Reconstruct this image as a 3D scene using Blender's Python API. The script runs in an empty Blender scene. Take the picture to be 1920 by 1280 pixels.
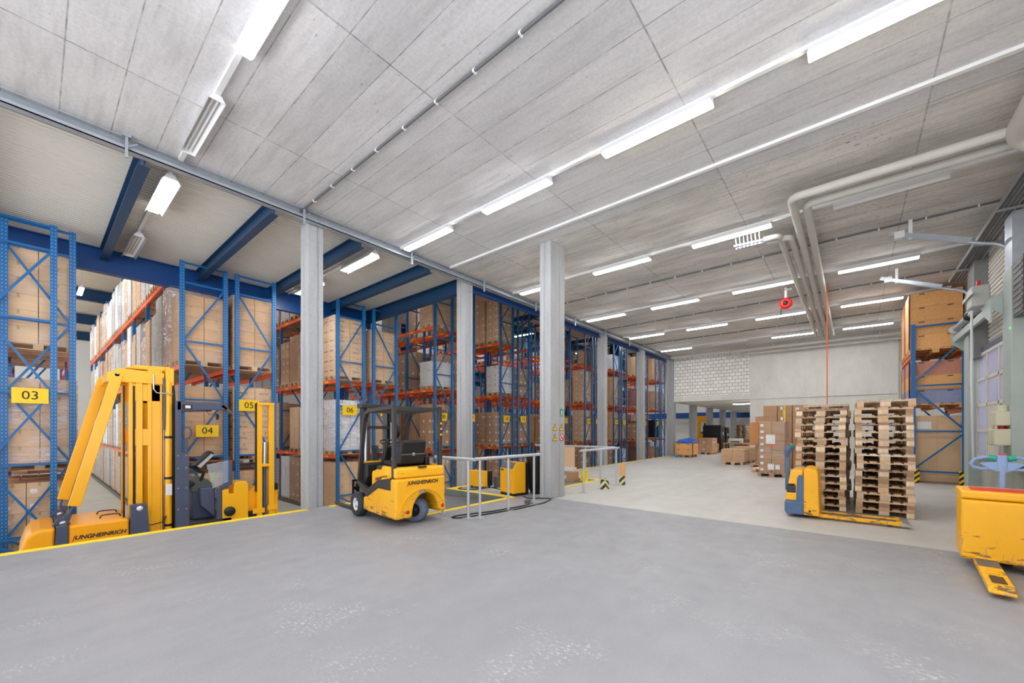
import bpy, math, random
from mathutils import Vector, Matrix
sc = bpy.context.scene
PI = math.pi
# ---------------------------------------------------------------- camera
EYE = 1.62
YAW = 40.07                                   # degrees between the racking line (+X) and the view direction
cd = bpy.data.cameras.new('camera'); cam = bpy.data.objects.new('camera', cd)
sc.collection.objects.link(cam); sc.camera = cam
cd.sensor_width = 36.0; cd.lens = 36.0 * 756.0 / 1920.0; cd.shift_y = 164.0 / 1920.0
cd.clip_start = 0.05; cd.clip_end = 300
cam.location = (0, 0, EYE); cam.rotation_euler = (math.radians(90), 0, math.radians(YAW - 90))
# ---------------------------------------------------------------- world (fill light entering where the walls behind the viewer are left out), exposure
w = bpy.data.worlds.new('world'); sc.world = w; w.use_nodes = True
bg = w.node_tree.nodes['Background']; bg.inputs[1].default_value = 1.0
wt = w.node_tree; tc = wt.nodes.new('ShaderNodeTexCoord'); sx = wt.nodes.new('ShaderNodeSeparateXYZ'); mr = wt.nodes.new('ShaderNodeMapRange'); mx = wt.nodes.new('ShaderNodeMix')
mx.data_type = 'RGBA'; wt.links.new(tc.outputs['Generated'], sx.inputs[0]); wt.links.new(sx.outputs[2], mr.inputs[0]); mr.inputs[1].default_value = -0.05; mr.inputs[2].default_value = 0.05
wt.links.new(mr.outputs[0], mx.inputs[0]); mx.inputs[6].default_value = (3.3, 3.33, 3.42, 1); mx.inputs[7].default_value = (1.0, 1.02, 1.07, 1); wt.links.new(mx.outputs[2], bg.inputs[0])   # brighter lower half added to lighten the ceiling, dimmer sky above
LAMP = 38.0
sc.view_settings.view_transform = 'Standard'; sc.view_settings.look = 'None'
sc.view_settings.gamma = 1.0; sc.view_settings.exposure = 0.30; sc.view_settings.use_curve_mapping = False
cy = sc.cycles
cy.max_bounces = 7; cy.diffuse_bounces = 5; cy.glossy_bounces = 3; cy.transmission_bounces = 4; cy.transparent_max_bounces = 12
cy.use_denoising = True; cy.sample_clamp_indirect = 6.0; cy.caustics_reflective = False; cy.caustics_refractive = False
# ---------------------------------------------------------------- materials
def lin(r, g, b):
    f = lambda u: (u / 255 / 12.92) if u <= 10.3 else ((u / 255 + 0.055) / 1.055) ** 2.4
    return (f(r), f(g), f(b), 1.0)
class NT:
    def __init__(s, name):
        s.m = bpy.data.materials.new(name); s.m.use_nodes = True; s.t = s.m.node_tree; s.b = s.t.nodes['Principled BSDF']
    def n(s, typ, **k):
        x = s.t.nodes.new(typ)
        for a, v in k.items(): setattr(x, a, v)
        return x
    def put(s, sock, v):
        if isinstance(v, bpy.types.NodeSocket): s.t.links.new(v, sock)
        elif sock.type == 'VECTOR': sock.default_value = tuple(v)[:3]
        else: sock.default_value = v
    def mt(s, op, *a):
        x = s.n('ShaderNodeMath', operation=op)
        for i, v in enumerate(a): s.put(x.inputs[i], v)
        return x.outputs[0]
    def coord(s, which='Object', scale=(1, 1, 1)):
        o = s.n('ShaderNodeNewGeometry').outputs['Position'] if which == 'World' else s.n('ShaderNodeTexCoord').outputs[which]
        x = s.n('ShaderNodeMapping'); s.put(x.inputs['Vector'], o); x.inputs['Scale'].default_value = scale
        return x.outputs[0]
    def noise(s, vec, scale, detail=3, rough=0.55):
        x = s.n('ShaderNodeTexNoise'); s.put(x.inputs['Vector'], vec); x.inputs['Scale'].default_value = scale
        x.inputs['Detail'].default_value = detail; x.inputs['Roughness'].default_value = rough
        return x.outputs[0]
    def rng(s, v, a, b, c=0.0, d=1.0):
        x = s.n('ShaderNodeMapRange'); s.put(x.inputs[0], v)
        for i, q in enumerate((a, b, c, d)): x.inputs[i + 1].default_value = q
        return x.outputs[0]
    def mix(s, f, a, b, mode='MIX'):
        x = s.n('ShaderNodeMix', data_type='RGBA', blend_type=mode); s.put(x.inputs[0], f); s.put(x.inputs[6], a); s.put(x.inputs[7], b)
        return x.outputs[2]
    def sep(s, v):
        x = s.n('ShaderNodeSeparateXYZ'); s.put(x.inputs[0], v); return x.outputs
    def scale_col(s, c, f):
        x = s.n('ShaderNodeVectorMath', operation='SCALE'); s.put(x.inputs[0], c); s.put(x.inputs['Scale'], f); return x.outputs[0]
    def bump(s, h, strength=0.3, dist=0.01):
        x = s.n('ShaderNodeBump'); x.inputs['Strength'].default_value = strength; x.inputs['Distance'].default_value = dist
        s.put(x.inputs['Height'], h); s.t.links.new(x.outputs[0], s.b.inputs['Normal'])
def pm(name, rgb, rough=0.5, metal=0.0, var=0.06, scale=3.0, rnd=0.0, isl=0.0, bump=0.0, coat=0.0, stretch=(1, 1, 1)):
    k = NT(name); col = lin(*rgb)
    v = k.coord('Object', stretch)
    f = k.rng(k.noise(v, scale), 0.25, 0.75, 1 - var, 1 + var)
    if rnd:
        f = k.mt('MULTIPLY', f, k.rng(k.n('ShaderNodeObjectInfo').outputs['Random'], 0, 1, 1 - rnd, 1 + rnd))
    if isl:
        f = k.mt('MULTIPLY', f, k.rng(k.n('ShaderNodeNewGeometry').outputs['Random Per Island'], 0, 1, 1 - isl, 1 + isl))
    k.put(k.b.inputs['Base Color'], k.scale_col(col, f))
    k.b.inputs['Roughness'].default_value = rough; k.b.inputs['Metallic'].default_value = metal
    if coat: k.b.inputs['Coat Weight'].default_value = coat; k.b.inputs['Coat Roughness'].default_value = 0.1
    if bump: k.bump(k.noise(v, scale * 8, 4), bump, 0.01)
    return k.m
def concrete_ceiling(name, rgb, stain):
    k = NT(name); v = k.coord('World'); o = k.sep(v)
    def line(q, off, pitch, wd):
        fr = k.mt('FRACT', k.mt('DIVIDE', k.mt('ADD', q, off), pitch))
        d = k.mt('MULTIPLY', k.mt('MINIMUM', fr, k.mt('SUBTRACT', 1.0, fr)), pitch)
        return k.rng(d, wd * 0.4, wd, 1.0, 0.0)
    br = k.rng(k.noise(v, 5, 3), 0.35, 0.65, 0.25, 1.0)
    lx = k.mt('MULTIPLY', line(o[0], 8.11 - 0.234, 0.507, 0.009), br)
    ly = k.mt('MULTIPLY', line(o[1], 2.52 * 6 - 1.727, 2.52, 0.013), br)
    ln = k.mt('MAXIMUM', lx, ly)
    # each formwork board has its own tone
    bx = k.mt('FLOOR', k.mt('DIVIDE', k.mt('ADD', o[0], 8.11 - 0.234), 0.507)); by = k.mt('FLOOR', k.mt('DIVIDE', k.mt('ADD', o[1], 2.52 * 6 - 1.727), 2.52))
    wn = k.n('ShaderNodeTexWhiteNoise', noise_dimensions='2D'); cb = k.n('ShaderNodeCombineXYZ'); k.put(cb.inputs[0], bx); k.put(cb.inputs[1], by); k.put(wn.inputs['Vector'], cb.outputs[0])
    f = k.rng(wn.outputs[0], 0, 1, 0.95, 1.05)
    f = k.mt('MULTIPLY', f, k.rng(k.noise(k.coord('World', (1, 0.35, 1)), 1.1, 5, 0.65), 0.3, 0.72, 0.84 - stain * 0.16, 1.08))
    f = k.mt('MULTIPLY', f, k.rng(k.noise(k.coord('World', (7, 0.7, 1)), 1.6, 5, 0.65), 0.30, 0.55, 0.88 - stain * 0.10, 1.0))
    f = k.mt('MULTIPLY', f, k.rng(k.noise(v, 22, 4, 0.7), 0.3, 0.7, 0.90, 1.08))
    # elongated pits and scuffs
    pit = k.mt('MULTIPLY', k.rng(k.noise(k.coord('World', (16, 5.5, 1)), 1.5, 3, 0.5), 0.665 - stain * 0.03, 0.73 - stain * 0.03), k.rng(k.noise(v, 0.9, 2), 0.42, 0.62, 0.15, 1.0))
    f = k.mt('MULTIPLY', f, k.mt('SUBTRACT', 1.0, k.mt('MULTIPLY', pit, 0.30 + stain * 0.3)))
    f = k.mt('MULTIPLY', f, k.mt('SUBTRACT', 1.0, k.mt('MULTIPLY', ln, 0.58)))
    k.put(k.b.inputs['Base Color'], k.scale_col(lin(*rgb), f)); k.b.inputs['Roughness'].default_value = 0.8
    k.bump(f, 0.25, 0.01)
    return k.m
def concrete(name, rgb, var=0.1, streak=(3, 3, 0.5), holes=False):
    k = NT(name); v = k.coord('World')
    f = k.rng(k.noise(k.coord('World', streak), 1.3, 5, 0.62), 0.28, 0.72, 1 - var, 1 + var * 0.6)
    f = k.mt('MULTIPLY', f, k.rng(k.noise(v, 18, 4), 0.3, 0.7, 0.93, 1.05))
    p = k.rng(k.noise(v, 34, 2), 0.70, 0.76); f = k.mt('MULTIPLY', f, k.mt('SUBTRACT', 1.0, k.mt('MULTIPLY', p, 0.3)))
    k.put(k.b.inputs['Base Color'], k.scale_col(lin(*rgb), f)); k.b.inputs['Roughness'].default_value = 0.75; k.bump(f, 0.2, 0.01)
    return k.m
def floor_mat(name, rgb, scr):
    k = NT(name); v = k.coord('World')
    f = k.rng(k.noise(v, 0.55, 5, 0.6), 0.3, 0.7, 0.94, 1.05)
    f = k.mt('MULTIPLY', f, k.rng(k.noise(v, 60, 3), 0.3, 0.7, 0.95, 1.05))
    f = k.mt('MULTIPLY', f, k.rng(k.noise(k.coord('World', (0.35, 2.2, 1)), 1.4, 4), 0.3, 0.7, 0.955, 1.03))
    cl = k.rng(k.noise(v, 0.9, 4, 0.6), 0.53, 0.70); sx = k.noise(k.coord('World', (1.0, 0.4, 1)), 46, 6, 0.75)
    s = k.mt('MULTIPLY', k.mt('MULTIPLY', cl, k.rng(sx, 0.54, 0.62)), scr)
    base = k.scale_col(lin(*rgb), f); base = k.mix(s, base, lin(214, 212, 210))
    dk = k.mt('MULTIPLY', k.rng(k.noise(k.coord('World', (0.5, 3.0, 1)), 1.1, 3), 0.60, 0.75), 0.14)
    base = k.mix(dk, base, lin(120, 121, 124))
    k.put(k.b.inputs['Base Color'], base); k.put(k.b.inputs['Roughness'], k.rng(k.noise(v, 3, 3), 0.3, 0.7, 0.42, 0.62))
    k.bump(k.noise(v, 90, 3), 0.06, 0.005)
    return k.m
def block_wall(name):
    k = NT(name); o = k.sep(k.coord('World')); cb = k.n('ShaderNodeCombineXYZ'); k.put(cb.inputs[0], o[1]); k.put(cb.inputs[1], o[2])
    b = k.n('ShaderNodeTexBrick'); k.put(b.inputs['Vector'], cb.outputs[0]); b.inputs['Scale'].default_value = 1.0
    b.inputs['Color1'].default_value = lin(250, 248, 245); b.inputs['Color2'].default_value = lin(234, 231, 228); b.inputs['Mortar'].default_value = lin(128, 124, 120)
    b.inputs['Mortar Size'].default_value = 0.009; b.inputs['Mortar Smooth'].default_value = 0.1; b.inputs['Brick Width'].default_value = 0.28; b.inputs['Row Height'].default_value = 0.19
    k.put(k.b.inputs['Base Color'], b.outputs[0]); k.b.inputs['Roughness'].default_value = 0.85; k.bump(k.mt('SUBTRACT', 1.0, b.outputs[1]), 0.4, 0.01)
    return k.m
def wood(name, rgb, rnd=0.22, isl=0.10, stretch=(1.5, 18, 18)):
    k = NT(name); v = k.coord('Object', stretch)
    f = k.rng(k.noise(v, 1.6, 4, 0.6), 0.3, 0.7, 0.84, 1.10)
    f = k.mt('MULTIPLY', f, k.rng(k.n('ShaderNodeObjectInfo').outputs['Random'], 0, 1, 1 - rnd, 1 + rnd))
    f = k.mt('MULTIPLY', f, k.rng(k.n('ShaderNodeNewGeometry').outputs['Random Per Island'], 0, 1, 1 - isl, 1 + isl))
    k.put(k.b.inputs['Base Color'], k.scale_col(lin(*rgb), f)); k.b.inputs['Roughness'].default_value = 0.75
    return k.m
def film(name, tint=(235, 235, 240), a0=0.03, a1=0.34):
    k = NT(name); v = k.coord('Object', (1, 1, 7)); n = k.noise(v, 2.2, 5, 0.65)
    big = k.noise(k.coord('Object'), 1.6, 2)
    al = k.mt('MULTIPLY', k.rng(n, 0.42, 0.68, a0, a1), k.rng(big, 0.35, 0.65, 0.35, 1.2))
    k.b.inputs['Base Color'].default_value = lin(*tint); k.b.inputs['Roughness'].default_value = 0.16
    k.put(k.b.inputs['Alpha'], al); k.bump(k.noise(k.coord('Object', (1, 1, 4)), 3.5, 4, 0.6), 0.5, 0.03)
    return k.m
def emis(name, rgb, strength):
    k = NT(name); k.b.inputs['Base Color'].default_value = lin(*rgb)
    k.b.inputs['Emission Color'].default_value = lin(*rgb); k.b.inputs['Emission Strength'].default_value = strength
    return k.m
def worn(name, rgb):
    k = NT(name); v = k.coord('Object'); z = k.sep(v)[2]
    f = k.rng(k.noise(v, 2.5, 3), 0.3, 0.7, 0.95, 1.04)
    base = k.scale_col(lin(*rgb), f)
    low = k.rng(z, 0.12, 0.62, 0.12, -0.02)
    s1 = k.mt('ADD', k.noise(k.coord('Object', (1.2, 1.2, 5)), 4.2, 5, 0.7), low)
    base = k.mix(k.mt('MULTIPLY', k.rng(s1, 0.655, 0.70), 0.85), base, lin(74, 66, 56))
    s2 = k.mt('ADD', k.noise(k.coord('Object', (7, 7, 0.9)), 3.0, 4, 0.7), low)
    base = k.mix(k.mt('MULTIPLY', k.rng(s2, 0.675, 0.72), 0.5), base, lin(150, 140, 120))
    k.put(k.b.inputs['Base Color'], base); k.b.inputs['Roughness'].default_value = 0.42
    return k.m
def post_mat(name, rgb):
    k = NT(name); o = k.sep(k.coord('Object'))
    fr = k.mt('FRACT', k.mt('DIVIDE', o[2], 0.075)); d = k.mt('ABSOLUTE', k.mt('SUBTRACT', fr, 0.5))
    hole = k.mt('MULTIPLY', k.rng(d, 0.16, 0.20, 1, 0), k.rng(k.mt('ABSOLUTE', k.mt('SUBTRACT', k.mt('ABSOLUTE', o[0]), 0.025)), 0.007, 0.010, 1, 0))
    f = k.rng(k.noise(k.coord('Object'), 2, 3), 0.3, 0.7, 0.93, 1.06)
    k.put(k.b.inputs['Base Color'], k.mix(k.mt('MULTIPLY', hole, 0.75), k.scale_col(lin(*rgb), f), lin(120, 165, 205)))
    k.b.inputs['Roughness'].default_value = 0.35
    return k.m
def stripes(name, c1, c2, pitch=0.16):
    k = NT(name); o = k.sep(k.coord('Object')); q = k.mt('ADD', k.mt('ADD', o[0], o[1]), o[2])
    fr = k.mt('FRACT', k.mt('DIVIDE', k.mt('ADD', q, 4.0), pitch))
    k.put(k.b.inputs['Base Color'], k.mix(k.mt('GREATER_THAN', fr, 0.5), lin(*c1), lin(*c2))); k.b.inputs['Roughness'].default_value = 0.5
    return k.m
M = dict(
    ceil=concrete_ceiling('smooth concrete ceiling', (216, 215, 217), 0.2), ceil2=concrete_ceiling('stained concrete ceiling', (226, 222, 218), 1.15),
    conc=concrete('concrete column', (172, 174, 177), 0.16), concw=concrete('concrete wall', (224, 223, 217), 0.13, (1, 1, 0.5)), concd=concrete('rough concrete', (168, 168, 158), 0.2, (2, 2, 1)),
    concp=concrete('dark concrete pillar', (128, 128, 128), 0.1),
    floor=floor_mat('grey coated floor', (148, 149, 154), 1.0), floor2=floor_mat('pale concrete floor', (192, 190, 186), 0.25), floor3=floor_mat('hall floor', (204, 203, 194), 0.15),
    block=block_wall('white block wall'), deck=pm('white metal deck', (222, 220, 212), 0.45, 0, 0.03, 0.8), deckd=pm('beige metal deck', (196, 184, 166), 0.5, 0, 0.04, 0.8),
    white=pm('white paint', (228, 229, 231), 0.4, 0, 0.03), wallw=pm('white wall', (226, 224, 220), 0.7, 0, 0.03, 0.6),
    cladd=pm('pale ribbed cladding', (206, 202, 192), 0.55, 0, 0.05),
    blue=pm('blue rack paint', (10, 100, 166), 0.35, 0, 0.07, 2), post=post_mat('blue perforated post', (10, 100, 166)), steelb=pm('dark blue steel', (18, 60, 96), 0.4, 0, 0.06, 1.0), girder=pm('blue girder', (0, 66, 134), 0.4, 0, 0.08, 0.7),
    colb=pm('deep blue column', (8, 66, 140), 0.4, 0, 0.05), orange=pm('orange rack beam', (248, 92, 24), 0.42, 0, 0.08, 2), sticker=pm('yellow sticker', (250, 200, 30), 0.5),
    wood=wood('pallet wood', (204, 172, 138)), woodd=wood('dark pallet wood', (168, 138, 110)), woodp=wood('pale block wood', (222, 200, 174), 0.24, 0.15, (14, 14, 3)), pine=wood('pine crate boards', (226, 170, 108), 0.12, 0.08),
    woodb=wood('grey blue boards', (150, 156, 190), 0.1, 0.05), woodr=wood('reddish boards', (206, 142, 120), 0.1, 0.06), redst=pm('dark red steel edge', (136, 38, 34), 0.5, 0, 0.1),
    tan=pm('tan cardboard', (206, 166, 124), 0.75, 0, 0.05, 3, 0.07, 0.06), brown=pm('brown cardboard', (186, 148, 114), 0.75, 0, 0.05, 3, 0.07, 0.07), pale=pm('pale cardboard', (220, 186, 148), 0.75, 0, 0.04, 3, 0.05, 0.05),
    greyc=pm('grey cartons', (184, 180, 172), 0.6, 0, 0.08, 5, 0.12, 0.08), whitec=pm('white cartons', (230, 230, 230), 0.6, 0, 0.05, 5, 0.04, 0.05), darkc=pm('dark brown cartons', (112, 82, 70), 0.6, 0, 0.08, 5, 0.08, 0.08),
    redc=pm('dull red cartons', (166, 92, 80), 0.6, 0, 0.08, 4, 0.05, 0.05), blackw=pm('black stretch wrap', (22, 22, 26), 0.22, 0, 0.2, 6, 0, 0, 0.6), tape=pm('packing tape', (190, 152, 108), 0.35),
    film=film('stretch film'), filmh=film('heavy stretch film', (240, 240, 250), 0.12, 0.8), paper=pm('white paper', (240, 240, 240), 0.6, 0, 0.02), orband=pm('orange band', (246, 130, 30), 0.5),
    ink=pm('black ink', (26, 24, 24), 0.6), inkg=pm('grey print', (84, 78, 84), 0.7), red=pm('red paint', (214, 30, 26), 0.4), green=pm('green paint', (0, 140, 80), 0.4), signy=pm('sign yellow', (252, 208, 22), 0.45, 0, 0.02), yline=pm('yellow floor paint', (246, 214, 40), 0.6, 0, 0.12, 5),
    yel=pm('truck yellow', (253, 184, 20), 0.35, 0, 0.03, 2, coat=0.3), yelw=worn('worn truck yellow', (250, 182, 24)), yeld=pm('orange yellow paint', (252, 172, 18), 0.35, 0, 0.04), slate=pm('slate grey paint', (72, 80, 104), 0.45, 0, 0.05), anth=pm('anthracite paint', (52, 50, 50), 0.45, 0, 0.08),
    black=pm('black plastic', (24, 24, 26), 0.45, 0, 0.1), rubber=pm('tyre rubber', (52, 54, 58), 0.7, 0, 0.12, 6), tyreg=pm('grey blue tyre', (96, 108, 132), 0.7, 0, 0.12, 6), chrome=pm('steel', (190, 192, 196), 0.28, 0.9, 0.04), galv=pm('galvanised steel', (176, 184, 194), 0.42, 0.55, 0.1, 6), rail=pm('galvanised rail', (190, 196, 202), 0.4, 0.35, 0.06, 8),
    greyp=pm('grey pipe lagging', (196, 194, 188), 0.6, 0, 0.05), dpipe=pm('dark conduit', (96, 98, 102), 0.5, 0, 0.05), tray=pm('grey cable tray', (150, 152, 154), 0.5, 0.3, 0.06), gsteel=pm('pale green grey steel', (172, 184, 180), 0.5, 0.1, 0.06), cream=pm('cream machine paint', (214, 212, 186), 0.5), mgrey=pm('grey machine paint', (186, 188, 184), 0.5),
    pblue=pm('pallet truck blue', (80, 106, 144), 0.5, 0, 0.18, 5), tblue=pm('tiller blue grey', (128, 158, 204), 0.4, 0, 0.05), teal=pm('teal plastic', (20, 160, 130), 0.4), dgreen=pm('dark green cloth', (86, 96, 90), 0.7), limeg=pm('lime plastic', (150, 210, 40), 0.4), tarp=pm('blue tarpaulin', (20, 96, 208), 0.35, 0, 0.15, 8, bump=0.5), sackb=pm('black sack', (20, 20, 22), 0.3, 0, 0.2, 6, bump=0.7), blueh=pm('light blue tube', (60, 140, 196), 0.4), cord=pm('orange cord', (232, 96, 40), 0.5), skin=pm('tan board', (206, 142, 84), 0.6),
    hazard=stripes('hazard stripes', (250, 214, 20), (28, 26, 24)), hazw=stripes('pale hazard stripes', (226, 220, 150), (52, 60, 70), 0.2), lamp=emis('lit tube', (255, 255, 255), LAMP), lamph=emis('hall lit tube', (255, 252, 246), LAMP * 1.3), lampw=emis('warm lit tube', (255, 244, 214), LAMP), tubeoff=pm('unlit tube', (240, 240, 240), 0.3), gled=emis('green indicator', (40, 255, 90), 2.0),
    rubberc=pm('black cable', (34, 34, 36), 0.5), paneg=None, plate=pm('grey lift plate', (120, 128, 128), 0.5, 0.2, 0.1), girdle=pm('grey machine dark', (92, 94, 96), 0.5), clearp=None)
k = NT('door glass'); k.b.inputs['Base Color'].default_value = lin(196, 197, 226); k.b.inputs['Roughness'].default_value = 0.12; k.b.inputs['Alpha'].default_value = 0.8; M['paneg'] = k.m
k = NT('clear plastic'); k.b.inputs['Base Color'].default_value = lin(200, 206, 216); k.b.inputs['Roughness'].default_value = 0.1; k.b.inputs['Alpha'].default_value = 0.3; M['clearp'] = k.m
# ---------------------------------------------------------------- geometry helpers
class MB:
    """collects boxes, bars, tubes and prisms and links them as one mesh object"""
    def __init__(s): s.v = []; s.f = []; s.s = []; s.m = []
    def add(s, vs, fs, mi=0, smooth=False):
        b = len(s.v); s.v += [tuple(p) for p in vs]
        for f in fs: s.f.append(tuple(i + b for i in f)); s.m.append(mi); s.s.append(smooth)
        return s
    def box(s, x0, x1, y0, y1, z0, z1, mi=0):
        return s.add([(x0, y0, z0), (x1, y0, z0), (x1, y1, z0), (x0, y1, z0), (x0, y0, z1), (x1, y0, z1), (x1, y1, z1), (x0, y1, z1)],
                     [(0, 3, 2, 1), (4, 5, 6, 7), (0, 1, 5, 4), (1, 2, 6, 5), (2, 3, 7, 6), (3, 0, 4, 7)], mi)
    def bar(s, a, b, wd, ht, mi=0, up=(0, 0, 1)):
        a = Vector(a); b = Vector(b); t = (b - a).normalized(); u = Vector(up)
        if abs(t.dot(u)) > 0.98: u = Vector((1, 0, 0))
        r = t.cross(u).normalized() * wd / 2; u = r.cross(t).normalized() * ht / 2
        return s.add([a - r - u, a + r - u, a + r + u, a - r + u, b - r - u, b + r - u, b + r + u, b - r + u],
                     [(0, 1, 2, 3), (7, 6, 5, 4), (0, 4, 5, 1), (1, 5, 6, 2), (2, 6, 7, 3), (3, 7, 4, 0)], mi)
    def tube(s, pts, r, n=8, mi=0, closed=False):
        P = [Vector(p) for p in pts]; rr = r if isinstance(r, (list, tuple)) else [r] * len(P); N = len(P)
        ring = []; u = None
        for i in range(N):
            if closed: t = P[(i + 1) % N] - P[i - 1]
            else: t = P[min(i + 1, N - 1)] - P[max(i - 1, 0)]
            t.normalize()
            if u is None:
                u = t.cross(Vector((0, 0, 1)) if abs(t.z) < 0.9 else Vector((1, 0, 0))).normalized()
            else:
                u = (u - t * u.dot(t)).normalized()
            w_ = t.cross(u); ring.append([P[i] + (u * math.cos(2 * PI * k / n) + w_ * math.sin(2 * PI * k / n)) * rr[i] for k in range(n)])
        vs = [p for q in ring for p in q]; fs = []
        for i in range(N if closed else N - 1):
            j = (i + 1) % N
            for k in range(n): fs.append((i * n + k, i * n + (k + 1) % n, j * n + (k + 1) % n, j * n + k))
        s.add(vs, fs, mi, True)
        if not closed:
            s.add(ring[0], [tuple(reversed(range(n)))], mi); s.add(ring[-1], [tuple(range(n))], mi)
        return s
    def prism(s, poly, ax, lo, hi, mi=0):
        f = {'x': lambda a, b, c: (c, a, b), 'y': lambda a, b, c: (a, c, b), 'z': lambda a, b, c: (a, b, c)}[ax]; n = len(poly)
        vs = [f(a, b, lo) for a, b in poly] + [f(a, b, hi) for a, b in poly]
        return s.add(vs, [tuple(reversed(range(n))), tuple(range(n, 2 * n))] + [(i, (i + 1) % n, n + (i + 1) % n, n + i) for i in range(n)], mi)
    def lathe(s, prof, o=(0, 0, 0), ax='z', n=24, mi=0):
        f = {'x': lambda r, a, h: (h, r * math.cos(a), r * math.sin(a)), 'y': lambda r, a, h: (r * math.sin(a), h, r * math.cos(a)), 'z': lambda r, a, h: (r * math.cos(a), r * math.sin(a), h)}[ax]
        vs = []
        for r, h in prof:
            for k in range(n):
                p = f(r, 2 * PI * k / n, h); vs.append((p[0] + o[0], p[1] + o[1], p[2] + o[2]))
        fs = [(i * n + k, i * n + (k + 1) % n, (i + 1) * n + (k + 1) % n, (i + 1) * n + k) for i in range(len(prof) - 1) for k in range(n)]
        return s.add(vs, fs, mi, True)
    def xf(s, mat, start=0):
        for i in range(start, len(s.v)): s.v[i] = tuple(mat @ Vector(s.v[i]))
        return s
    def mesh(s, name, mats):
        me = bpy.data.meshes.new(name); me.from_pydata(s.v, [], s.f)
        for m in (mats if isinstance(mats, (list, tuple)) else [mats]): me.materials.append(m)
        me.polygons.foreach_set('material_index', s.m); me.polygons.foreach_set('use_smooth', s.s)
        import bmesh as _b
        bm = _b.new(); bm.from_mesh(me); _b.ops.recalc_face_normals(bm, faces=bm.faces); bm.to_mesh(me); bm.free(); me.update()
        return me
    def build(s, name, mats, parent=None, bevel=0.0, seg=2, loc=None, rz=0.0):
        o = ob(name, s.mesh(name, mats), parent, loc, rz)
        if bevel:
            b = o.modifiers.new('Bevel', 'BEVEL'); b.width = bevel; b.segments = seg; b.limit_method = 'ANGLE'; b.angle_limit = 0.6; b.harden_normals = False
        return o
def ob(name, mesh, parent=None, loc=None, rz=0.0):
    o = bpy.data.objects.new(name, mesh); sc.collection.objects.link(o)
    if parent is not None: o.parent = parent
    if loc is not None: o.location = loc
    if rz: o.rotation_euler = (0, 0, rz)
    return o
def tag(o, label, cat, group=None):
    o['label'] = label; o['category'] = cat
    if group: o['group'] = group
    return o
def thing(name, label, cat, loc=(0, 0, 0), rz=0.0, group=None):
    return tag(ob(name, None, None, loc, rz), label, cat, group)
def struct(o): o['kind'] = 'structure'; return o
def copy_tree(o, parent=None):
    c = o.copy(); sc.collection.objects.link(c)
    if parent is not None: c.parent = parent
    for ch in list(o.children): copy_tree(ch, c)
    return c
_txt = {}
def text_mesh(s, size, mats, shear=0.0, ext=0.0012, split=0, bold=0.0):
    key = (s, size, shear, split, bold, tuple(m.name for m in mats))
    if key not in _txt:
        cu = bpy.data.curves.new('txt', 'FONT'); cu.body = s; cu.size = size; cu.shear = shear; cu.extrude = ext; cu.align_x = 'CENTER'; cu.align_y = 'CENTER'; cu.offset = bold
        cu.resolution_u = 3
        if split:
            for i, c in enumerate(cu.body_format):
                c.material_index = 1 if i < split else 0
            for m in mats: cu.materials.append(m)
        t = bpy.data.objects.new('txt', cu); sc.collection.objects.link(t)
        me = bpy.data.meshes.new_from_object(t.evaluated_get(bpy.context.evaluated_depsgraph_get()))
        if not split:
            me.materials.clear(); me.materials.append(mats[0])
        bpy.data.objects.remove(t); bpy.data.curves.remove(cu); _txt[key] = me
    return _txt[key]
def text(name, s, size, mats, parent, org, right, up, **k):
    me = text_mesh(s, size, mats if isinstance(mats, (list, tuple)) else [mats], **k)
    r = Vector(right).normalized(); u = Vector(up); u = (u - r * u.dot(r)).normalized(); n = r.cross(u)
    o = ob(name, me, parent); m = Matrix((r, u, n)).transposed().to_4x4(); m.translation = Vector(org); o.matrix_local = m
    return o
def arc(c, r, a0, a1, n, f):
    return [f(c[0] + r * math.cos(a0 + (a1 - a0) * i / n), c[1] + r * math.sin(a0 + (a1 - a0) * i / n)) for i in range(n + 1)]
ORD = ['', 'first', 'second', 'third', 'fourth', 'fifth', 'sixth', 'seventh', 'eighth', 'ninth', 'tenth', 'eleventh', 'twelfth', 'thirteenth', 'fourteenth', 'fifteenth', 'sixteenth', 'seventeenth', 'eighteenth', 'nineteenth', 'twentieth', 'twenty-first', 'twenty-second', 'twenty-third', 'twenty-fourth', 'twenty-fifth', 'twenty-sixth', 'twenty-seventh', 'twenty-eighth', 'twenty-ninth', 'thirtieth']
NUM = {3: 'zero three', 4: 'zero four', 5: 'zero five', 6: 'zero six', 7: 'zero seven', 8: 'zero eight', 9: 'zero nine', 10: 'ten', 11: 'eleven', 12: 'twelve', 13: 'thirteen', 14: 'fourteen', 15: 'fifteen', 16: 'sixteen', 17: 'seventeen', 18: 'eighteen', 19: 'nineteen', 20: 'twenty', 21: 'twenty-one'}
# ================================================================ SHELL
CH = 6.0; ED = 8.46; HF = -1.2            # ceiling height, dock edge, hall floor
m = MB()
for x0, x1, y0, y1 in ((-4.5, 4.75, -5, ED), (4.75, 7.24, -5, 6.25), (7.24, 7.85, -5, ED)): m.box(x0, x1, y0, y1, HF, 0)
struct(m.build('floor', M['floor']))
m = MB()
for x0, x1, y0, y1 in ((7.85, 8.75, -3.2, ED), (8.75, 11.6, -3.2, 6.25), (11.6, 25.3, -3.2, ED), (25.3, 47, 3.4, ED)): m.box(x0, x1, y0, y1, HF, 0)
struct(m.build('floor', M['floor2']))
struct(MB().box(-12, 52, ED - 3, 52, HF - 0.2, HF - 0.002).build('floor', M['floor3']))
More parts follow.
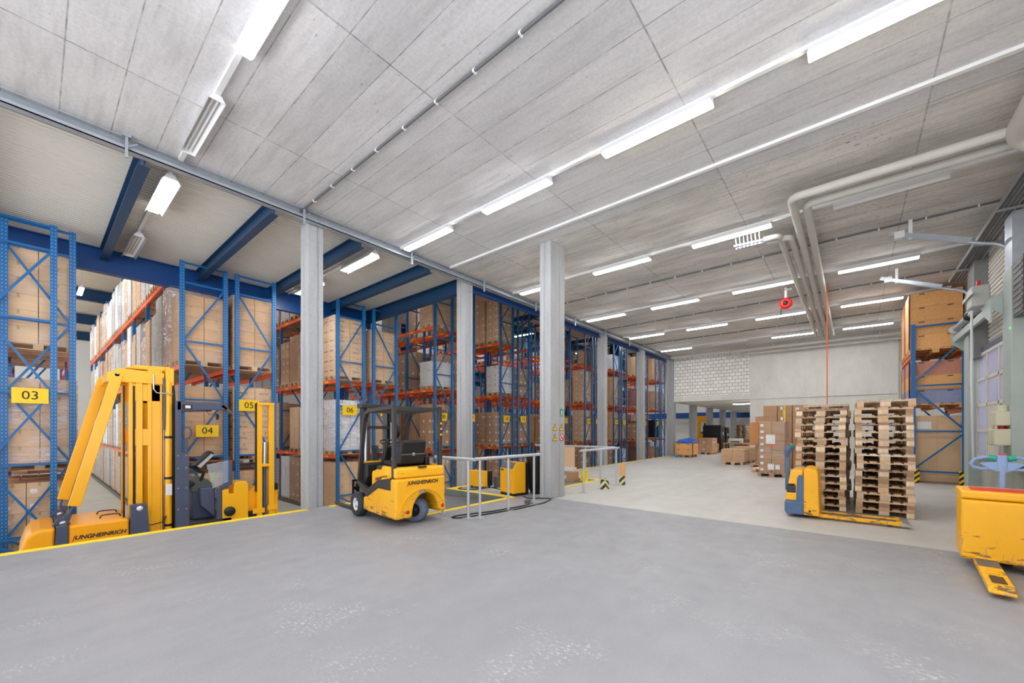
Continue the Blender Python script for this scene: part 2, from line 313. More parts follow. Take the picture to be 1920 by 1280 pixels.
# painted yellow lines
m = MB()
for x0, x1, y0, y1 in ((-4.5, 3.55, 8.28, 8.455), (4.0, 4.74, 8.28, 8.455), (4.62, 4.74, 6.1, 8.28), (4.62, 7.24, 6.10, 6.24), (7.25, 7.43, 6.10, 8.455), (7.43, 8.74, 8.28, 8.455), (8.74, 11.75, 6.10, 6.24), (11.61, 11.76, 6.24, 8.455), (11.76, 12.15, 8.3, 8.455), (12.65, 16.35, 8.3, 8.455), (16.8, 20.75, 8.3, 8.455), (21.2, 24.95, 8.3, 8.455)):
    m.box(x0, x1, y0, y1, 0.0005, 0.003)
struct(m.build('floor_line', M['yline']))
m = MB().box(7.2, 7.239, 6.25, ED, -0.14, -0.003); m.box(4.75, 7.24, 6.251, 6.29, -0.14, -0.003)
struct(m.build('trim_1', M['plate']))
# ceiling slabs with the expansion joint at x = 7.76
struct(MB().box(-9, 7.745, -10, 8.45, CH, CH + 0.35).build('ceiling', M['ceil']))
struct(MB().box(7.775, 25.3, -3.2, 8.45, CH, CH + 0.35).build('ceiling', M['ceil2']))
struct(MB().box(7.745, 7.775, -3.2, 8.45, CH + 0.03, CH + 0.35).build('trim_2', M['dpipe']))
# column row at the dock edge and the free column
def column(x, y, wx, wy, z0=0, z1=CH, mat='conc'):
    g = 0.022; a = 0.60
    p = [(0, 0), (wx * a, 0), (wx * a, g), (wx * a + 0.035, g), (wx * a + 0.035, 0), (wx, 0), (wx, wy), (wx * a + 0.035, wy), (wx * a + 0.035, wy - g), (wx * a, wy - g), (wx * a, wy), (0, wy), (0, wy * 0.62), (g, wy * 0.62), (g, wy * 0.54), (0, wy * 0.54)]
    o = struct(MB().prism(p, 'z', z0, z1).build('concrete_column', M[mat], None, 0.012, 2, (x, y, 0)))
    return o
for x in (3.61, 7.97, 12.2, 16.48, 20.85): column(x, 8.46, 0.31, 0.36, HF)
column(24.9, 8.2, 0.42, 0.42)
c3 = column(7.71, 5.32, 0.60, 0.31)
for x in (29.0, 33.2, 37.3, 41.4): column(x, 8.1, 0.42, 0.42, 0, 3.3)
# far wall: block infill, concrete panel, lintel, opening below
struct(MB().box(25.0, 25.3, 4.2, 8.46, 3.54, CH).build('wall_block', M['block']))
struct(MB().box(24.96, 25.3, 4.2, 8.46, 3.24, 3.54).build('trim_3', M['concw']))
m = MB().box(25.0, 25.3, -3.2, 4.2, 0, CH); m.box(24.95, 25.01, -3.2, 4.2, 3.22, 3.52)
for y in (3.55, 2.05, 0.2): m.box(24.97, 25.01, y - 0.04, y, 3.52, CH)
struct(m.build('wall_far', M['concw']))
struct(MB().box(25.3, 47, 3.4, 8.46, 3.25, 3.6).build('ceiling', M['concw']))
struct(MB().box(25.3, 47, 3.2, 3.4, 0, 3.3).build('wall_passage', M['wallw']))
# right (gate) wall
m = MB().box(16.05, 25.2, -3.2, -2.85, 0, CH)
struct(m.build('wall_gate', M['concw']))
m = MB()
for i in range(26):                                    # ribbed cladding above the gate
    z = 3.45 + i * 0.098; m.prism([(-2.47, z), (-2.44, z + 0.02), (-2.44, z + 0.07), (-2.47, z + 0.09), (-2.55, z + 0.098), (-2.55, z)], 'x', 5.0, 15.9)
struct(m.build('wall_cladding', M['cladd']))
struct(MB().box(5.0, 11.3, -3.0, -2.48, 0, 3.45).build('wall_gate', M['concw']))
struct(MB().box(11.3, 16.05, -3.0, -2.40, 0, 0.95).build('wall_dock', M['concd']))
struct(MB().box(15.3, 16.05, -3.0, -2.48, 0.95, CH).build('wall_gate', M['concw']))
struct(MB().box(14.3, 15.0, -2.52, -2.22, 3.3, CH).build('concrete_pillar', M['concp']))
# low annex roof: white ribbed deck on blue beams, girder along the rack fronts
m = MB(); y = 8.5
while y < 13.95:
    m.prism([(y, 6.055), (y + 0.022, 6.055), (y + 0.03, 6.02), (y + 0.110, 6.02), (y + 0.118, 6.055), (y + 0.118, 6.07), (y, 6.07)], 'x', -6, 8.2); y += 0.118
struct(m.build('ceiling', M['deck']))
def ibeam(m, a, b, h, wd, t=0.018):
    a = Vector(a); b = Vector(b); z = Vector((0, 0, 1))
    m.bar(a + z * (h / 2 - t / 2), b + z * (h / 2 - t / 2), wd, t); m.bar(a - z * (h / 2 - t / 2), b - z * (h / 2 - t / 2), wd, t); m.bar(a, b, t * 0.8, h - 2 * t)
for x in (-0.75, 1.12, 2.98, 4.78, 6.72):
    m = MB(); ibeam(m, (x, 8.47, 5.87), (x, 13.92, 5.87), 0.29, 0.15)
    struct(m.build('roof_beam', M['steelb']))
m = MB(); ibeam(m, (8.1, 8.47, 5.80), (8.1, 13.92, 5.80), 0.42, 0.2); struct(m.build('roof_beam', M['steelb']))
m = MB(); ibeam(m, (-6, 14.02, 5.72), (8.3, 14.02, 5.72), 0.58, 0.2); struct(m.build('roof_girder', M['girder']))
m = MB(); ibeam(m, (8.25, 8.72, 5.95), (46, 8.72, 5.95), 0.42, 0.18); struct(m.build('roof_girder', M['girder']))
# tall racking hall: deck, girders, trusses, end walls
struct(MB().box(-6, 8.2, 14.15, 14.3, 6.0, 9.2).build('wall_annex', M['deckd']))
struct(MB().box(8.2, 46, 8.9, 9.0, 6.2, 9.2).build('wall_slab_edge', M['deckd']))
m = MB(); y = 9.0
while y < 50:
    m.prism([(y, 9.1), (y + 0.05, 9.16), (y + 0.13, 9.16), (y + 0.18, 9.1), (y + 0.28, 9.1), (y + 0.28, 9.2), (y, 9.2)], 'x', -8, 46.5); y += 0.28
struct(m.build('ceiling', M['deckd']))
for y in (18.5, 24.5, 31, 38, 45):
    m = MB(); ibeam(m, (-8, y, 8.72), (46, y, 8.72), 0.62, 0.25); struct(m.build('roof_girder', M['steelb']))
for x in (3.6, 11.7, 19.8, 28, 36):
    m = MB(); ibeam(m, (x, 9.0, 8.55), (x, 48, 8.55), 0.3, 0.18)
    m2 = m
    for i in range(13): m2.bar((x, 9 + i * 3, 8.4), (x, 10.5 + i * 3, 7.9), 0.06, 0.06); m2.bar((x, 10.5 + i * 3, 7.9), (x, 12 + i * 3, 8.4), 0.06, 0.06)
    m2.bar((x, 9, 7.9), (x, 48, 7.9), 0.1, 0.1)
    struct(m2.build('roof_truss', M['steelb']))
struct(MB().box(-8, 46.5, 50, 50.2, HF, 9.2).build('wall_hall', M['wallw']))
struct(MB().box(46.3, 46.5, 3.2, 50, HF, 9.2).build('wall_hall', M['wallw']))
m = MB(); m.box(45.3, 45.6, 6, 40, 2.75, 3.35); 
for y in (8.9, 12.8, 17, 21): m.box(45.35, 45.6, y, y + 0.35, HF, 2.75)
struct(m.build('roof_girder', M['girder']))
for x, y in ((7.62, 15.0), (15.72, 15.0), (23.815, 15.0), (31.915, 15.0)):
    m = MB(); m.box(x - .09, x + .09, y - .1, y - .085, HF, 8.4); m.box(x - .09, x + .09, y + .085, y + .1, HF, 8.4); m.box(x - .007, x + .007, y - .085, y + .085, HF, 8.4)
    struct(m.build('steel_column', M['colb']))

# ---------------------------------------------------------------- lights
def lum_meshes():
    L = 1.56
    m = MB(); t = 0.006
    prof = [(-0.05, 0.09), (0.05, 0.09), (0.095, 0.0), (0.088, 0.0), (0.045, 0.082), (-0.045, 0.082), (-0.088, 0.0), (-0.095, 0.0)]
    m.prism(prof, 'y', 0, L)
    for y in (0.0, L - t): m.prism([(-0.05, 0.09), (0.05, 0.09), (0.095, 0), (-0.095, 0)], 'y', y, y + t)
    m.box(-0.02, 0.02, 0, L, 0.09, 0.125)
    h = m.mesh('housing', M['white'])
    d = MB().prism([(-0.086, 0.0), (-0.068, -0.022), (0.068, -0.022), (0.086, 0.0), (0.082, 0.016), (-0.082, 0.016)], 'y', 0.008, L - 0.008)
    tb = MB()
    for x in (-0.028, 0.028): tb.tube([(x, 0.03, 0.05), (x, L - 0.03, 0.05)], 0.013, 10)
    return h, d.mesh('diffuser', M['lamp']), d.mesh('diffuser', M['lampw']), d.mesh('diffuser', M['lamph']), tb.mesh('tube', M['tubeoff'])
LH, LD, LW, LHH, LT = lum_meshes()
def tube_lamp(x, y, z, power, name):            # area lights for lamps out of view, also used for added fill
    l = bpy.data.lights.new(name, 'AREA'); l.shape = 'RECTANGLE'; l.size = 0.17; l.size_y = 1.56; l.energy = power
    o = bpy.data.objects.new(name, l); sc.collection.objects.link(o); o.location = (x, y, z)
ROWX = {1: 1.54, 2: 5.71, 3: 9.92, 4: 14.1, 5: 18.1, 6: 22.2}
FROMFAR = {6: 'first', 5: 'second', 4: 'third', 3: 'fourth', 2: 'fifth', 1: 'sixth'}
def luminaire(x, y, z, lit, label, warm=False, hall=False, group='tube lights under the concrete ceiling'):
    t = thing('tube_light', label, 'ceiling light', (x, y, z), 0, group)
    ob('housing', LH, t)
    if lit: ob('diffuser', LHH if hall else LW if warm else LD, t)
    else: ob('tube', LT, t)
    return t
for r, x in ROWX.items():
    y0 = -4.0 if r == 1 else -2.35
    o = MB().box(x - 0.03, x + 0.03, y0, 8.3, CH - 0.055, CH).build('lighting_trunking', M['white'])
    tag(o, 'white lighting trunking carrying the %s row of tube lights from the far block wall' % FROMFAR[r], 'trunking')
    for i in range(4):
        y = -1.38 + 2.565 * i + {1: -.03, 2: .20}.get(r, .09)
        if r == 1 and i < 2: tube_lamp(x, y + .8, CH - .15, LAMP * .83, 'ceiling_lamp'); continue
        lit = not ((r == 1 and i == 3) or (r == 3 and i == 0) or (r == 6 and i == 2))
        lab = '%s tube light, %s from gate wall, ceiling row %s from block wall' % ('lit' if lit else 'unlit', ORD[i + 1], FROMFAR[r])
        luminaire(x, y, CH - 0.13, lit, lab, warm=(r == 2 and i < 2))
for x in (-2.6,):
    for i in range(4): tube_lamp(x, -0.5 + 2.565 * i, CH - 0.15, LAMP * 0.83, 'ceiling_lamp')
luminaire(27.3, 3.9, 3.12, True, 'lit tube light under the low passage slab beyond the block wall', hall=True)
for x in (31, 36, 41): tube_lamp(x, 4.6, 3.1, LAMP * .9, 'passage_lamp')  # unseen area lights added to brighten the passage, without fittings
def wing_light(x, y, z, lit, label):
    t = thing('winged_tube_light', label, 'ceiling light', (x, y, z), 0, 'tube lights under the ribbed metal roof')
    ob('housing', LH, t)
    if lit: ob('diffuser', LHH, t)
    else: ob('tube', LT, t)
    for sx in (-1, 1):
        m = MB().prism([(sx * .095, 0), (sx * .102, 0.004), (sx * .13, -.05), (sx * .123, -.054)], 'y', 0.02, 1.54)
        m.build('reflector_wing', M['white'] if lit else M['tray'], t)
for i, (x, y, lit) in enumerate(((1.5, 8.75, True), (1.5, 11.9, False), (5.3, 8.75, True), (5.3, 11.6, True))):
    wing_light(x, y, 5.82, lit, ('lit', 'unlit')[not lit] + ' winged tube light under the ribbed roof, %s, %s' % (('over the stacker truck' if x < 3 else 'past the first column'), 'near the slab' if y < 10 else 'by the girder'))
for n, x in (('beside the first blue roof beam', 1.5), ('between the third and fourth blue roof beams', 5.3)):
    tag(MB().box(x - .03, x + .03, 8.5, 13.85, 5.955, 6.02).build('lighting_trunking', M['white']), 'white lighting trunking under the ribbed metal roof ' + n, 'trunking')
SW = MB().tube([(0, 0, 0.13), (0, 0, 1.0)], 0.006, 5).mesh('suspension_wire', M['galv'])
SEEN = {(1.45, 27), (21.8, 16.5), (26, 21), (30, 16.5)}
for x in (1.45, 5.55, 9.6, 13.6, 17.7, 21.8, 26, 30, 34, 38, 42):  # lamps at the far end and slab-side row added to brighten the passage
    for y in (11.0, 16.5, 21, 27, 33.5, 41):
        if (x > 20 and y > 30) or (y < 12 and x < 24): continue
        if (x, y) not in SEEN: tube_lamp(x, y + .8, 8.1, LAMP * 1.08, 'hall_lamp'); continue
        t = luminaire(x, y, 8.1, True, 'lit tube light hung under the tall hall roof, %s aisle, %s along' % (ORD[int((x + 3) / 4.05)], ORD[{11.0: 6, 16.5: 1, 21: 2, 27: 3, 33.5: 4, 41: 5}[y]]), hall=True, group='tube lights of the racking hall')
        for q in (0.3, 1.26): ob('suspension_wire', SW, t, (0, q, 0))
# ---------------------------------------------------------------- ceiling services
def clipped(name, label, x, y0, y1, r, z, mat, pitch=0.72):
    t = thing(name, label, 'conduit', (x, 0, z))
    MB().tube([(0, y0, 0), (0, y1, 0)], r, 10).build('pipe', M[mat], t)
    c = MB(); c.box(-r - 0.008, r + 0.012, -0.012, 0.012, -r - 0.006, r * 0.4); c.box(-0.006, 0.012, -.01, .01, r * 0.4, CH - z); cm = c.mesh('clip', M['white'])
    y = y0 + 0.3
    while y < y1: ob('clip', cm, t, (0, y, 0)); y += pitch
clipped('ceiling_conduit', 'dark conduit with white clips across the smooth ceiling, meeting the first dock column', 3.45, -4, 8.42, 0.02, 5.965, 'dpipe')
clipped('ceiling_conduit', 'dark conduit with white clips past the red cable reel manifold', 11.85, -2.2, 8.42, 0.02, 5.965, 'dpipe')
clipped('ceiling_conduit', 'dark conduit crossing just before the orange hanging cord', 16.15, -2.2, 8.42, 0.02, 5.965, 'dpipe')
clipped('ceiling_conduit', 'dark conduit crossing the ceiling nearest the far block wall', 20.3, -2.2, 8.42, 0.02, 5.965, 'dpipe')
tag(MB().box(7.24, 7.31, -3, 8.3, CH - 0.045, CH).build('cable_channel', M['white']), 'long white cable channel along the ceiling expansion joint', 'cable channel')
# tray along the slab edge with brackets
t = thing('cable_tray', 'pale perforated cable tray along the edge of the concrete slab', 'cable tray', (0, 0, 0))
m = MB(); m.box(-7, 25.0, 8.32, 8.335, 5.985, 6.0); m.box(-7, 25, 8.30, 8.44, 5.80, 5.815); m.box(-7, 25, 8.30, 8.31, 5.8, 5.86); m.box(-7, 25, 8.43, 8.445, 5.80, 6.0)
m.build('trough', M['galv'], t)
for i in range(9):
    x = 0.9 + 2.55 * (i - 1) if i else 0.35
    if i == 0: continue
    b = MB(); b.bar((x, 8.26, 6.0), (x, 8.26, 5.66), 0.05, 0.03); b.box(x - .05, x + .05, 8.22, 8.30, 5.96, 6.0); b.bar((x, 8.26, 5.82), (x + .12, 8.29, 5.93), 0.03, 0.02); b.build('bracket', M['galv'], t)
# lagged pipes
def pipe_path(pts, rad, n=5):
    P = [Vector(p) for p in pts]; out = [P[0]]
    for i in range(1, len(P) - 1):
        a = (P[i - 1] - P[i]).normalized(); b = (P[i + 1] - P[i]).normalized(); s_ = P[i] + a * rad; e = P[i] + b * rad
        for q in range(n + 1):
            f = q / n; out.append((1 - f) ** 2 * s_ + 2 * f * (1 - f) * P[i] + f * f * e)
    out.append(P[-1]); return out
zp = 5.74
for lab, pts in (('outer of the two long grey pipes turning under the ceiling', [(8.72, -1.64, zp), (8.72, 0.82, zp), (22.6, 0.82, zp), (22.6, 0.82, 6.0)]), ('inner of the two long grey pipes turning under the ceiling', [(9.12, -2.3, zp), (9.12, 0.63, zp), (22.75, 0.63, zp), (22.75, 0.63, 6.0)]),
                 ('shorter grey pipe bending to the manifold, next to the long pipes', [(10.45, 1.42, zp), (10.45, 0.99, zp), (22.45, 0.99, zp), (22.45, 0.99, 6.0)]), ('shorter grey pipe bending to the manifold, outermost of the four', [(10.25, 1.46, zp), (10.25, 1.17, zp), (22.3, 1.17, zp), (22.3, 1.17, 6.0)])):
    r = 0.07 if 'long' in lab[:30] else 0.058
    o = MB().tube(pipe_path(pts, 0.14), r, 14).build('lagged_pipe', M['greyp']); tag(o, lab, 'pipe')
o = MB().tube(pipe_path([(7.6, -1.76, 5.72), (8.93, -1.76, 5.72), (8.93, -2.5, 5.25)], .3), .13, 16).build('lagged_pipe', M['greyp']); tag(o, 'thick grey pipe bending into the gate wall, joined by the two long pipes', 'pipe')
for i, (x, z, r) in enumerate(((24.2, 5.78, 0.06), (24.5, 5.62, 0.05))):
    o = MB().tube([(x, -2.6, z), (x, 8.1 if i == 0 else 5.2, z)], r, 12); 
    for y in (-1, 1, 3, 5): o.box(x - .02, x + .02, y, y + .04, z, CH)
    tag(o.build('wall_pipe', M['greyp']), ('long grey pipe running under the ceiling along the far wall', 'lower grey pipe along the far concrete wall, ending over the blockwork')[i], 'pipe')
tag(MB().tube([(24.9, -1.62, 0.0), (24.9, -1.62, 5.7)], 0.03, 8).build('down_pipe', M['greyp']), 'thin pale pipe running down the far concrete wall beside the wooden crates', 'pipe')
# heating manifold at the end of the short pipes
t = thing('heating_manifold', 'grey pipe manifold with looped white hoses under the ceiling', 'manifold', (10.25, 1.48, 5.74))
m = MB().tube([(0, 0, 0), (-.05, .55, 0)], 0.03, 10); m.tube([(0.16, -.04, 0), (0.1, .5, 0)], 0.03, 10); m.build('header', M['galv'], t)
for i in range(7):
    y = 0.05 + i * .075; MB().tube([(-.02, y, 0.02), (-.10, y, 0.10), (-.04, y + .01, 0.2), (.08, y + .02, 0.26)], 0.011, 6).build('hose', M['white'], t)
    MB().box(-.03, .01, y - .015, y + .015, -.07, -.03).build('valve', M['chrome'], t)
# red cable reel and the orange cord
t = thing('cable_reel', 'red spring cable reel hanging from the concrete ceiling', 'cable reel', (15.0, 1.55, 5.5))
m = MB().lathe([(0.001, -.09), (.12, -.09), (.17, -.05), (.17, .05), (.12, .09), (.001, .09)], (0, 0, 0), 'x', 24); m.build('drum', M['red'], t)
MB().lathe([(0.001, -.1), (.07, -.1), (.07, -.088)], (0, 0, 0), 'x', 16).build('hub', M['black'], t)
m = MB().bar((0, 0, .12), (0, 0, .5), .06, .03); m.box(-.1, .1, -.16, .02, .40, .42); m.build('bracket', M['white'], t)
MB().tube([(0, .12, -.1), (0, .13, -.45)], 0.012, 6).build('cable_end', M['black'], t)
tag(MB().tube([(15.25, .55, 5.98), (15.26, .55, 4.0), (15.25, .55, 2.2), (15.25, .56, 0.9)], 0.013, 6).build('hanging_cord', M['cord']), 'orange cord hanging straight from the ceiling behind the pallet stacks', 'cord')
# ================================================================ PALLET RACKS
RY = 13.0; BEAM = (0.75, 3.27, 5.82); FR = 0.93
RACKX = {3: -0.37, 4: 2.44, 5: 3.64, 6: 6.50, 7: 7.81, 8: 10.57, 9: 11.85, 10: 14.6, 11: 15.92, 12: 18.65, 13: 19.95, 14: 22.7, 15: 24.0, 16: 26.75, 17: 28.05, 18: 30.8, 19: 32.1, 20: 34.85, 21: 36.15}
def bay_y(i): return RY if i == 0 else RY + 1.9 + 2.8 * (i - 1)          # first bay holds two pallets, the others three
_fr = {}
def frame_meshes(top):
    if top not in _fr:
        h = top - HF; p = MB(); p.box(-.05, .05, -.035, .035, 0, h); p.box(-.07, .07, -.06, .06, 0, .012)
        br = []
        for flip in (0, 1):
            b = MB(); a0, a1 = .05, FR - .05; z = 5.36 - HF - 1.49 * 4; k = flip
            if z < 0.15: z += 1.49; k += 1
            zs = []
            while z < h - .1: zs.append(z); z += 1.49
            for q in zs: b.bar((a0, 0, q), (a1, 0, q), .035, .045)
            b.bar((a0, 0, h - .04), (a1, 0, h - .04), .035, .045)
            for i in range(len(zs) - 1):
                l, r = (a0, a1) if (i + k) % 2 else (a1, a0)
                b.bar((l, 0, zs[i] + .05), (r, 0, zs[i + 1] - .05), .03, .042)
            b.bar((a1, 0, .1), (a0, 0, zs[0] - .05), .03, .042)
            if h - zs[-1] > .9: b.bar((a0, 0, zs[-1] + .05), (a1, 0, h - .1), .03, .042)
            br.append(b.mesh('upright_frame', M['blue']))
        _fr[top] = (p.mesh('post', M['post']), br)
    return _fr[top]
_bm = {}
def beam_mesh(L, stick):
    k = (round(L, 2), stick)
    if k not in _bm:
        b = MB(); b.box(-.025, .025, .04, L - .04, -.12, 0); b.box(-.03, .03, .036, .05, -.2, .02); b.box(-.03, .03, L - .05, L - .036, -.2, .02)
        if stick:
            for y in (L * .3, L * .72): b.box(-.027, .027, y, y + .26, -.09, -.03, 1)
        _bm[k] = b.mesh('beam', [M['orange'], M['sticker']])
    return _bm[k]
RACKS = {}
def rack(n, bays, short):
    x = RACKX[n]
    t = thing('pallet_rack', 'blue and orange pallet rack row behind the yellow sign reading %s' % NUM[n] if n not in (7, 9, 12, 15, 18) else 'blue and orange pallet rack row %s, back to back with row %s' % (NUM[n], NUM[n - 1] if n in (7, 9) else NUM[n + 1 if n in (12, 18) else n - 1]), 'pallet rack', (x, 0, HF), 0, 'pallet rack rows in the sunken hall')
    for i in range(bays + 1):
        top = 5.9 if short and i == 0 else 8.1
        pm_, br = frame_meshes(top)
        f = ob('upright_frame', br[(n + i) % 2 if n != 3 else 1], t, (0, bay_y(i), 0))
        ob('post', pm_, f); ob('post', pm_, f, (FR, 0, 0))
    for i in range(bays):
        L = bay_y(i + 1) - bay_y(i)
        for li, z in enumerate(BEAM):
            if short and i == 0 and li == 2: continue
            me = beam_mesh(L, n >= 6)
            for xx in (-.02, FR + .02): ob('beam', me, t, (xx, bay_y(i), z - HF))
    MB().box(-.2, -.14, RY + .1, bay_y(bays), 0, .1).build('guide_rail', M['girdle'], t)
    if n == 3:
        pm_, br = frame_meshes(5.9); f = ob('end_guard_frame', br[0], t, (-.275, RY - .14, 0)); ob('post', pm_, f); ob('post', pm_, f, (FR, 0, 0))
    RACKS[n] = t
    sz = {3: (0.22, 2.3, .49, .31), 4: (.52, 1.57, .49, .31), 5: (.28, 2.28, .49, .31)}.get(n, (.40, 2.25 if n < 8 else 2.12, .5 if n < 8 else .44, .32))
    cx = x + sz[0]
    if n == 3: cx = -.03
    if n in (7, 12): cx = x + .5
    if n == 9: cx = x + .75
    if n == 15: cx = x + .33
    if n in (12, 18): return
    s = thing('row_sign', 'yellow row sign reading %s on its blue rack frame' % NUM[n], 'sign', (cx, RY - (.168 if n == 3 else .03), sz[1]), 0, 'yellow rack row signs')
    MB().box(-sz[2] / 2, sz[2] / 2, -.012, .012, -sz[3] / 2, sz[3] / 2).build('panel', M['signy'], s)
    text('number', '%02d' % n, sz[3] * .78, M['ink'], s, (0, -.014, 0), (1, 0, 0), (0, 0, 1))
rack(3, 2, True); rack(4, 9, True); rack(5, 2, True); rack(6, 3, True); rack(7, 2, True)
for n in range(8, 22): rack(n, 3 if n < 18 else 2, False)
# ================================================================ PALLETS AND LOADS
PW, PD = 1.08, 0.8
def pallet_mb(L, W, parts=False):
    top = MB(); fy = W / 0.8
    for y, wd in ((-.3275, .145), (-.165, .1), (0, .145), (.165, .1), (.3275, .145)): top.box(-L / 2, L / 2, (y - wd / 2) * fy, (y + wd / 2) * fy, .122, .144)
    for x in (-L / 2 + .0725, 0, L / 2 - .0725): top.box(x - .0725, x + .0725, -W / 2, W / 2, .1, .122)
    blk = []
    for x in (-L / 2 + .0725, 0, L / 2 - .0725):
        for y, wd in ((-W / 2 + .05, .1), (0, .145), (W / 2 - .05, .1)): blk.append((x - .0725, x + .0725, y - wd / 2, y + wd / 2, .022, .1))
    bot = [(-L / 2, L / 2, y - wd / 2, y + wd / 2, 0, .022) for y, wd in ((-W / 2 + .05, .1), (0, .145), (W / 2 - .05, .1))]
    if parts: return top, blk, bot
    for b in blk + bot: top.box(*b)
    return top
LP = pallet_mb(PW, PD).mesh('pallet', M['wood'])
EP = pallet_mb(1.2, 0.8).mesh('pallet', M['wood'])
rl = random.Random(11)
KIND = {  # material, columns x, columns y, carton height
    'tan': ('tan', 2, 2, .30), 'pale': ('pale', 2, 2, .36), 'brown': ('brown', 3, 2, .44), 'grey': ('greyc', 3, 3, .26), 'white': ('whitec', 2, 2, .42), 'dark': ('darkc', 3, 2, .22),
    'red': ('redc', 2, 2, .35), 'small': ('tan', 4, 3, .21), 'tagged': ('pale', 3, 2, .34), 'verive': ('pale', 2, 2, .34), 'sheet': ('whitec', 1, 1, .05), 'black': ('blackw', 1, 1, 1.9), 'plain': ('brown', 1, 1, .6)}
_cs = {}
def carton_mesh(wx, wy, h, mat, label):
    k = (round(wx, 3), round(wy, 3), round(h, 3), mat, label)
    if k not in _cs:
        c = MB(); g = .006; c.box(-wx / 2 + g, wx / 2 - g, -wy / 2 + g, wy / 2 - g, .002, h - .002)
        c.box(-wx / 2 + g, wx / 2 - g, -.022, .022, h - .003, h - .0005, 1); c.box(-wx / 2 + g - .001, wx / 2 - g + .001, -.022, .022, h * .72, h - .001, 1)
        c.box(-.02, .02, -wy / 2 + g - .001, -wy / 2 + g + .002, h * .75, h - .002, 1)
        if label:
            c.box(-wx * .36, -wx * .36 + .1, -wy / 2 + g - .0015, -wy / 2 + g, h * .3, h * .3 + .09, 2); c.box(-wx / 2 + g - .0015, -wx / 2 + g, -wy * .3, -wy * .3 + .1, h * .3, h * .3 + .09, 2)
        _cs[k] = c.mesh('carton', [M[mat], M['tape'], M['paper']])
    return _cs[k]
def wrap_mesh(W, D, z0, z1, seed, hv):
    k = (round(W, 2), round(D, 2), round(z0, 2), round(z1, 2), seed, hv)
    if k not in _cs:
        r = random.Random(seed); nz = max(3, int((z1 - z0) / .13)); per = []
        for i, (sx, sy) in enumerate(((1, -1), (1, 1), (-1, 1), (-1, -1))):
            a0 = [-90, 0, 90, 180][i]
            for q in range(3):
                a = math.radians(a0 + 45 * q); per.append((sx * (W / 2 - .03) + .03 * math.cos(a), sy * (D / 2 - .03) + .03 * math.sin(a)))
        n = len(per); vs = []
        for j in range(nz + 1):
            z = z0 + (z1 - z0) * j / nz
            for px, py in per:
                e = 1.012 + r.uniform(0, .016); vs.append((px * e, py * e, z + r.uniform(-.02, .02) * (0 < j < nz)))
        fs = [(j * n + q, j * n + (q + 1) % n, (j + 1) * n + (q + 1) % n, (j + 1) * n + q) for j in range(nz) for q in range(n)]
        w_ = MB().add(vs, fs, 0, True); _cs[k] = w_.mesh('stretch_wrap', M['filmh' if hv else 'film'])
    return _cs[k]
LOOK = {'tan': 'tan carton', 'pale': 'pale brown carton', 'brown': 'brown carton', 'grey': 'grey carton', 'white': 'white carton', 'dark': 'dark brown carton', 'red': 'dull red carton', 'small': 'small tan carton', 'tagged': 'white labelled tan carton', 'verive': 'printed pale carton', 'sheet': 'white sheet', 'black': 'black wrapped', 'plain': 'plain brown box'}
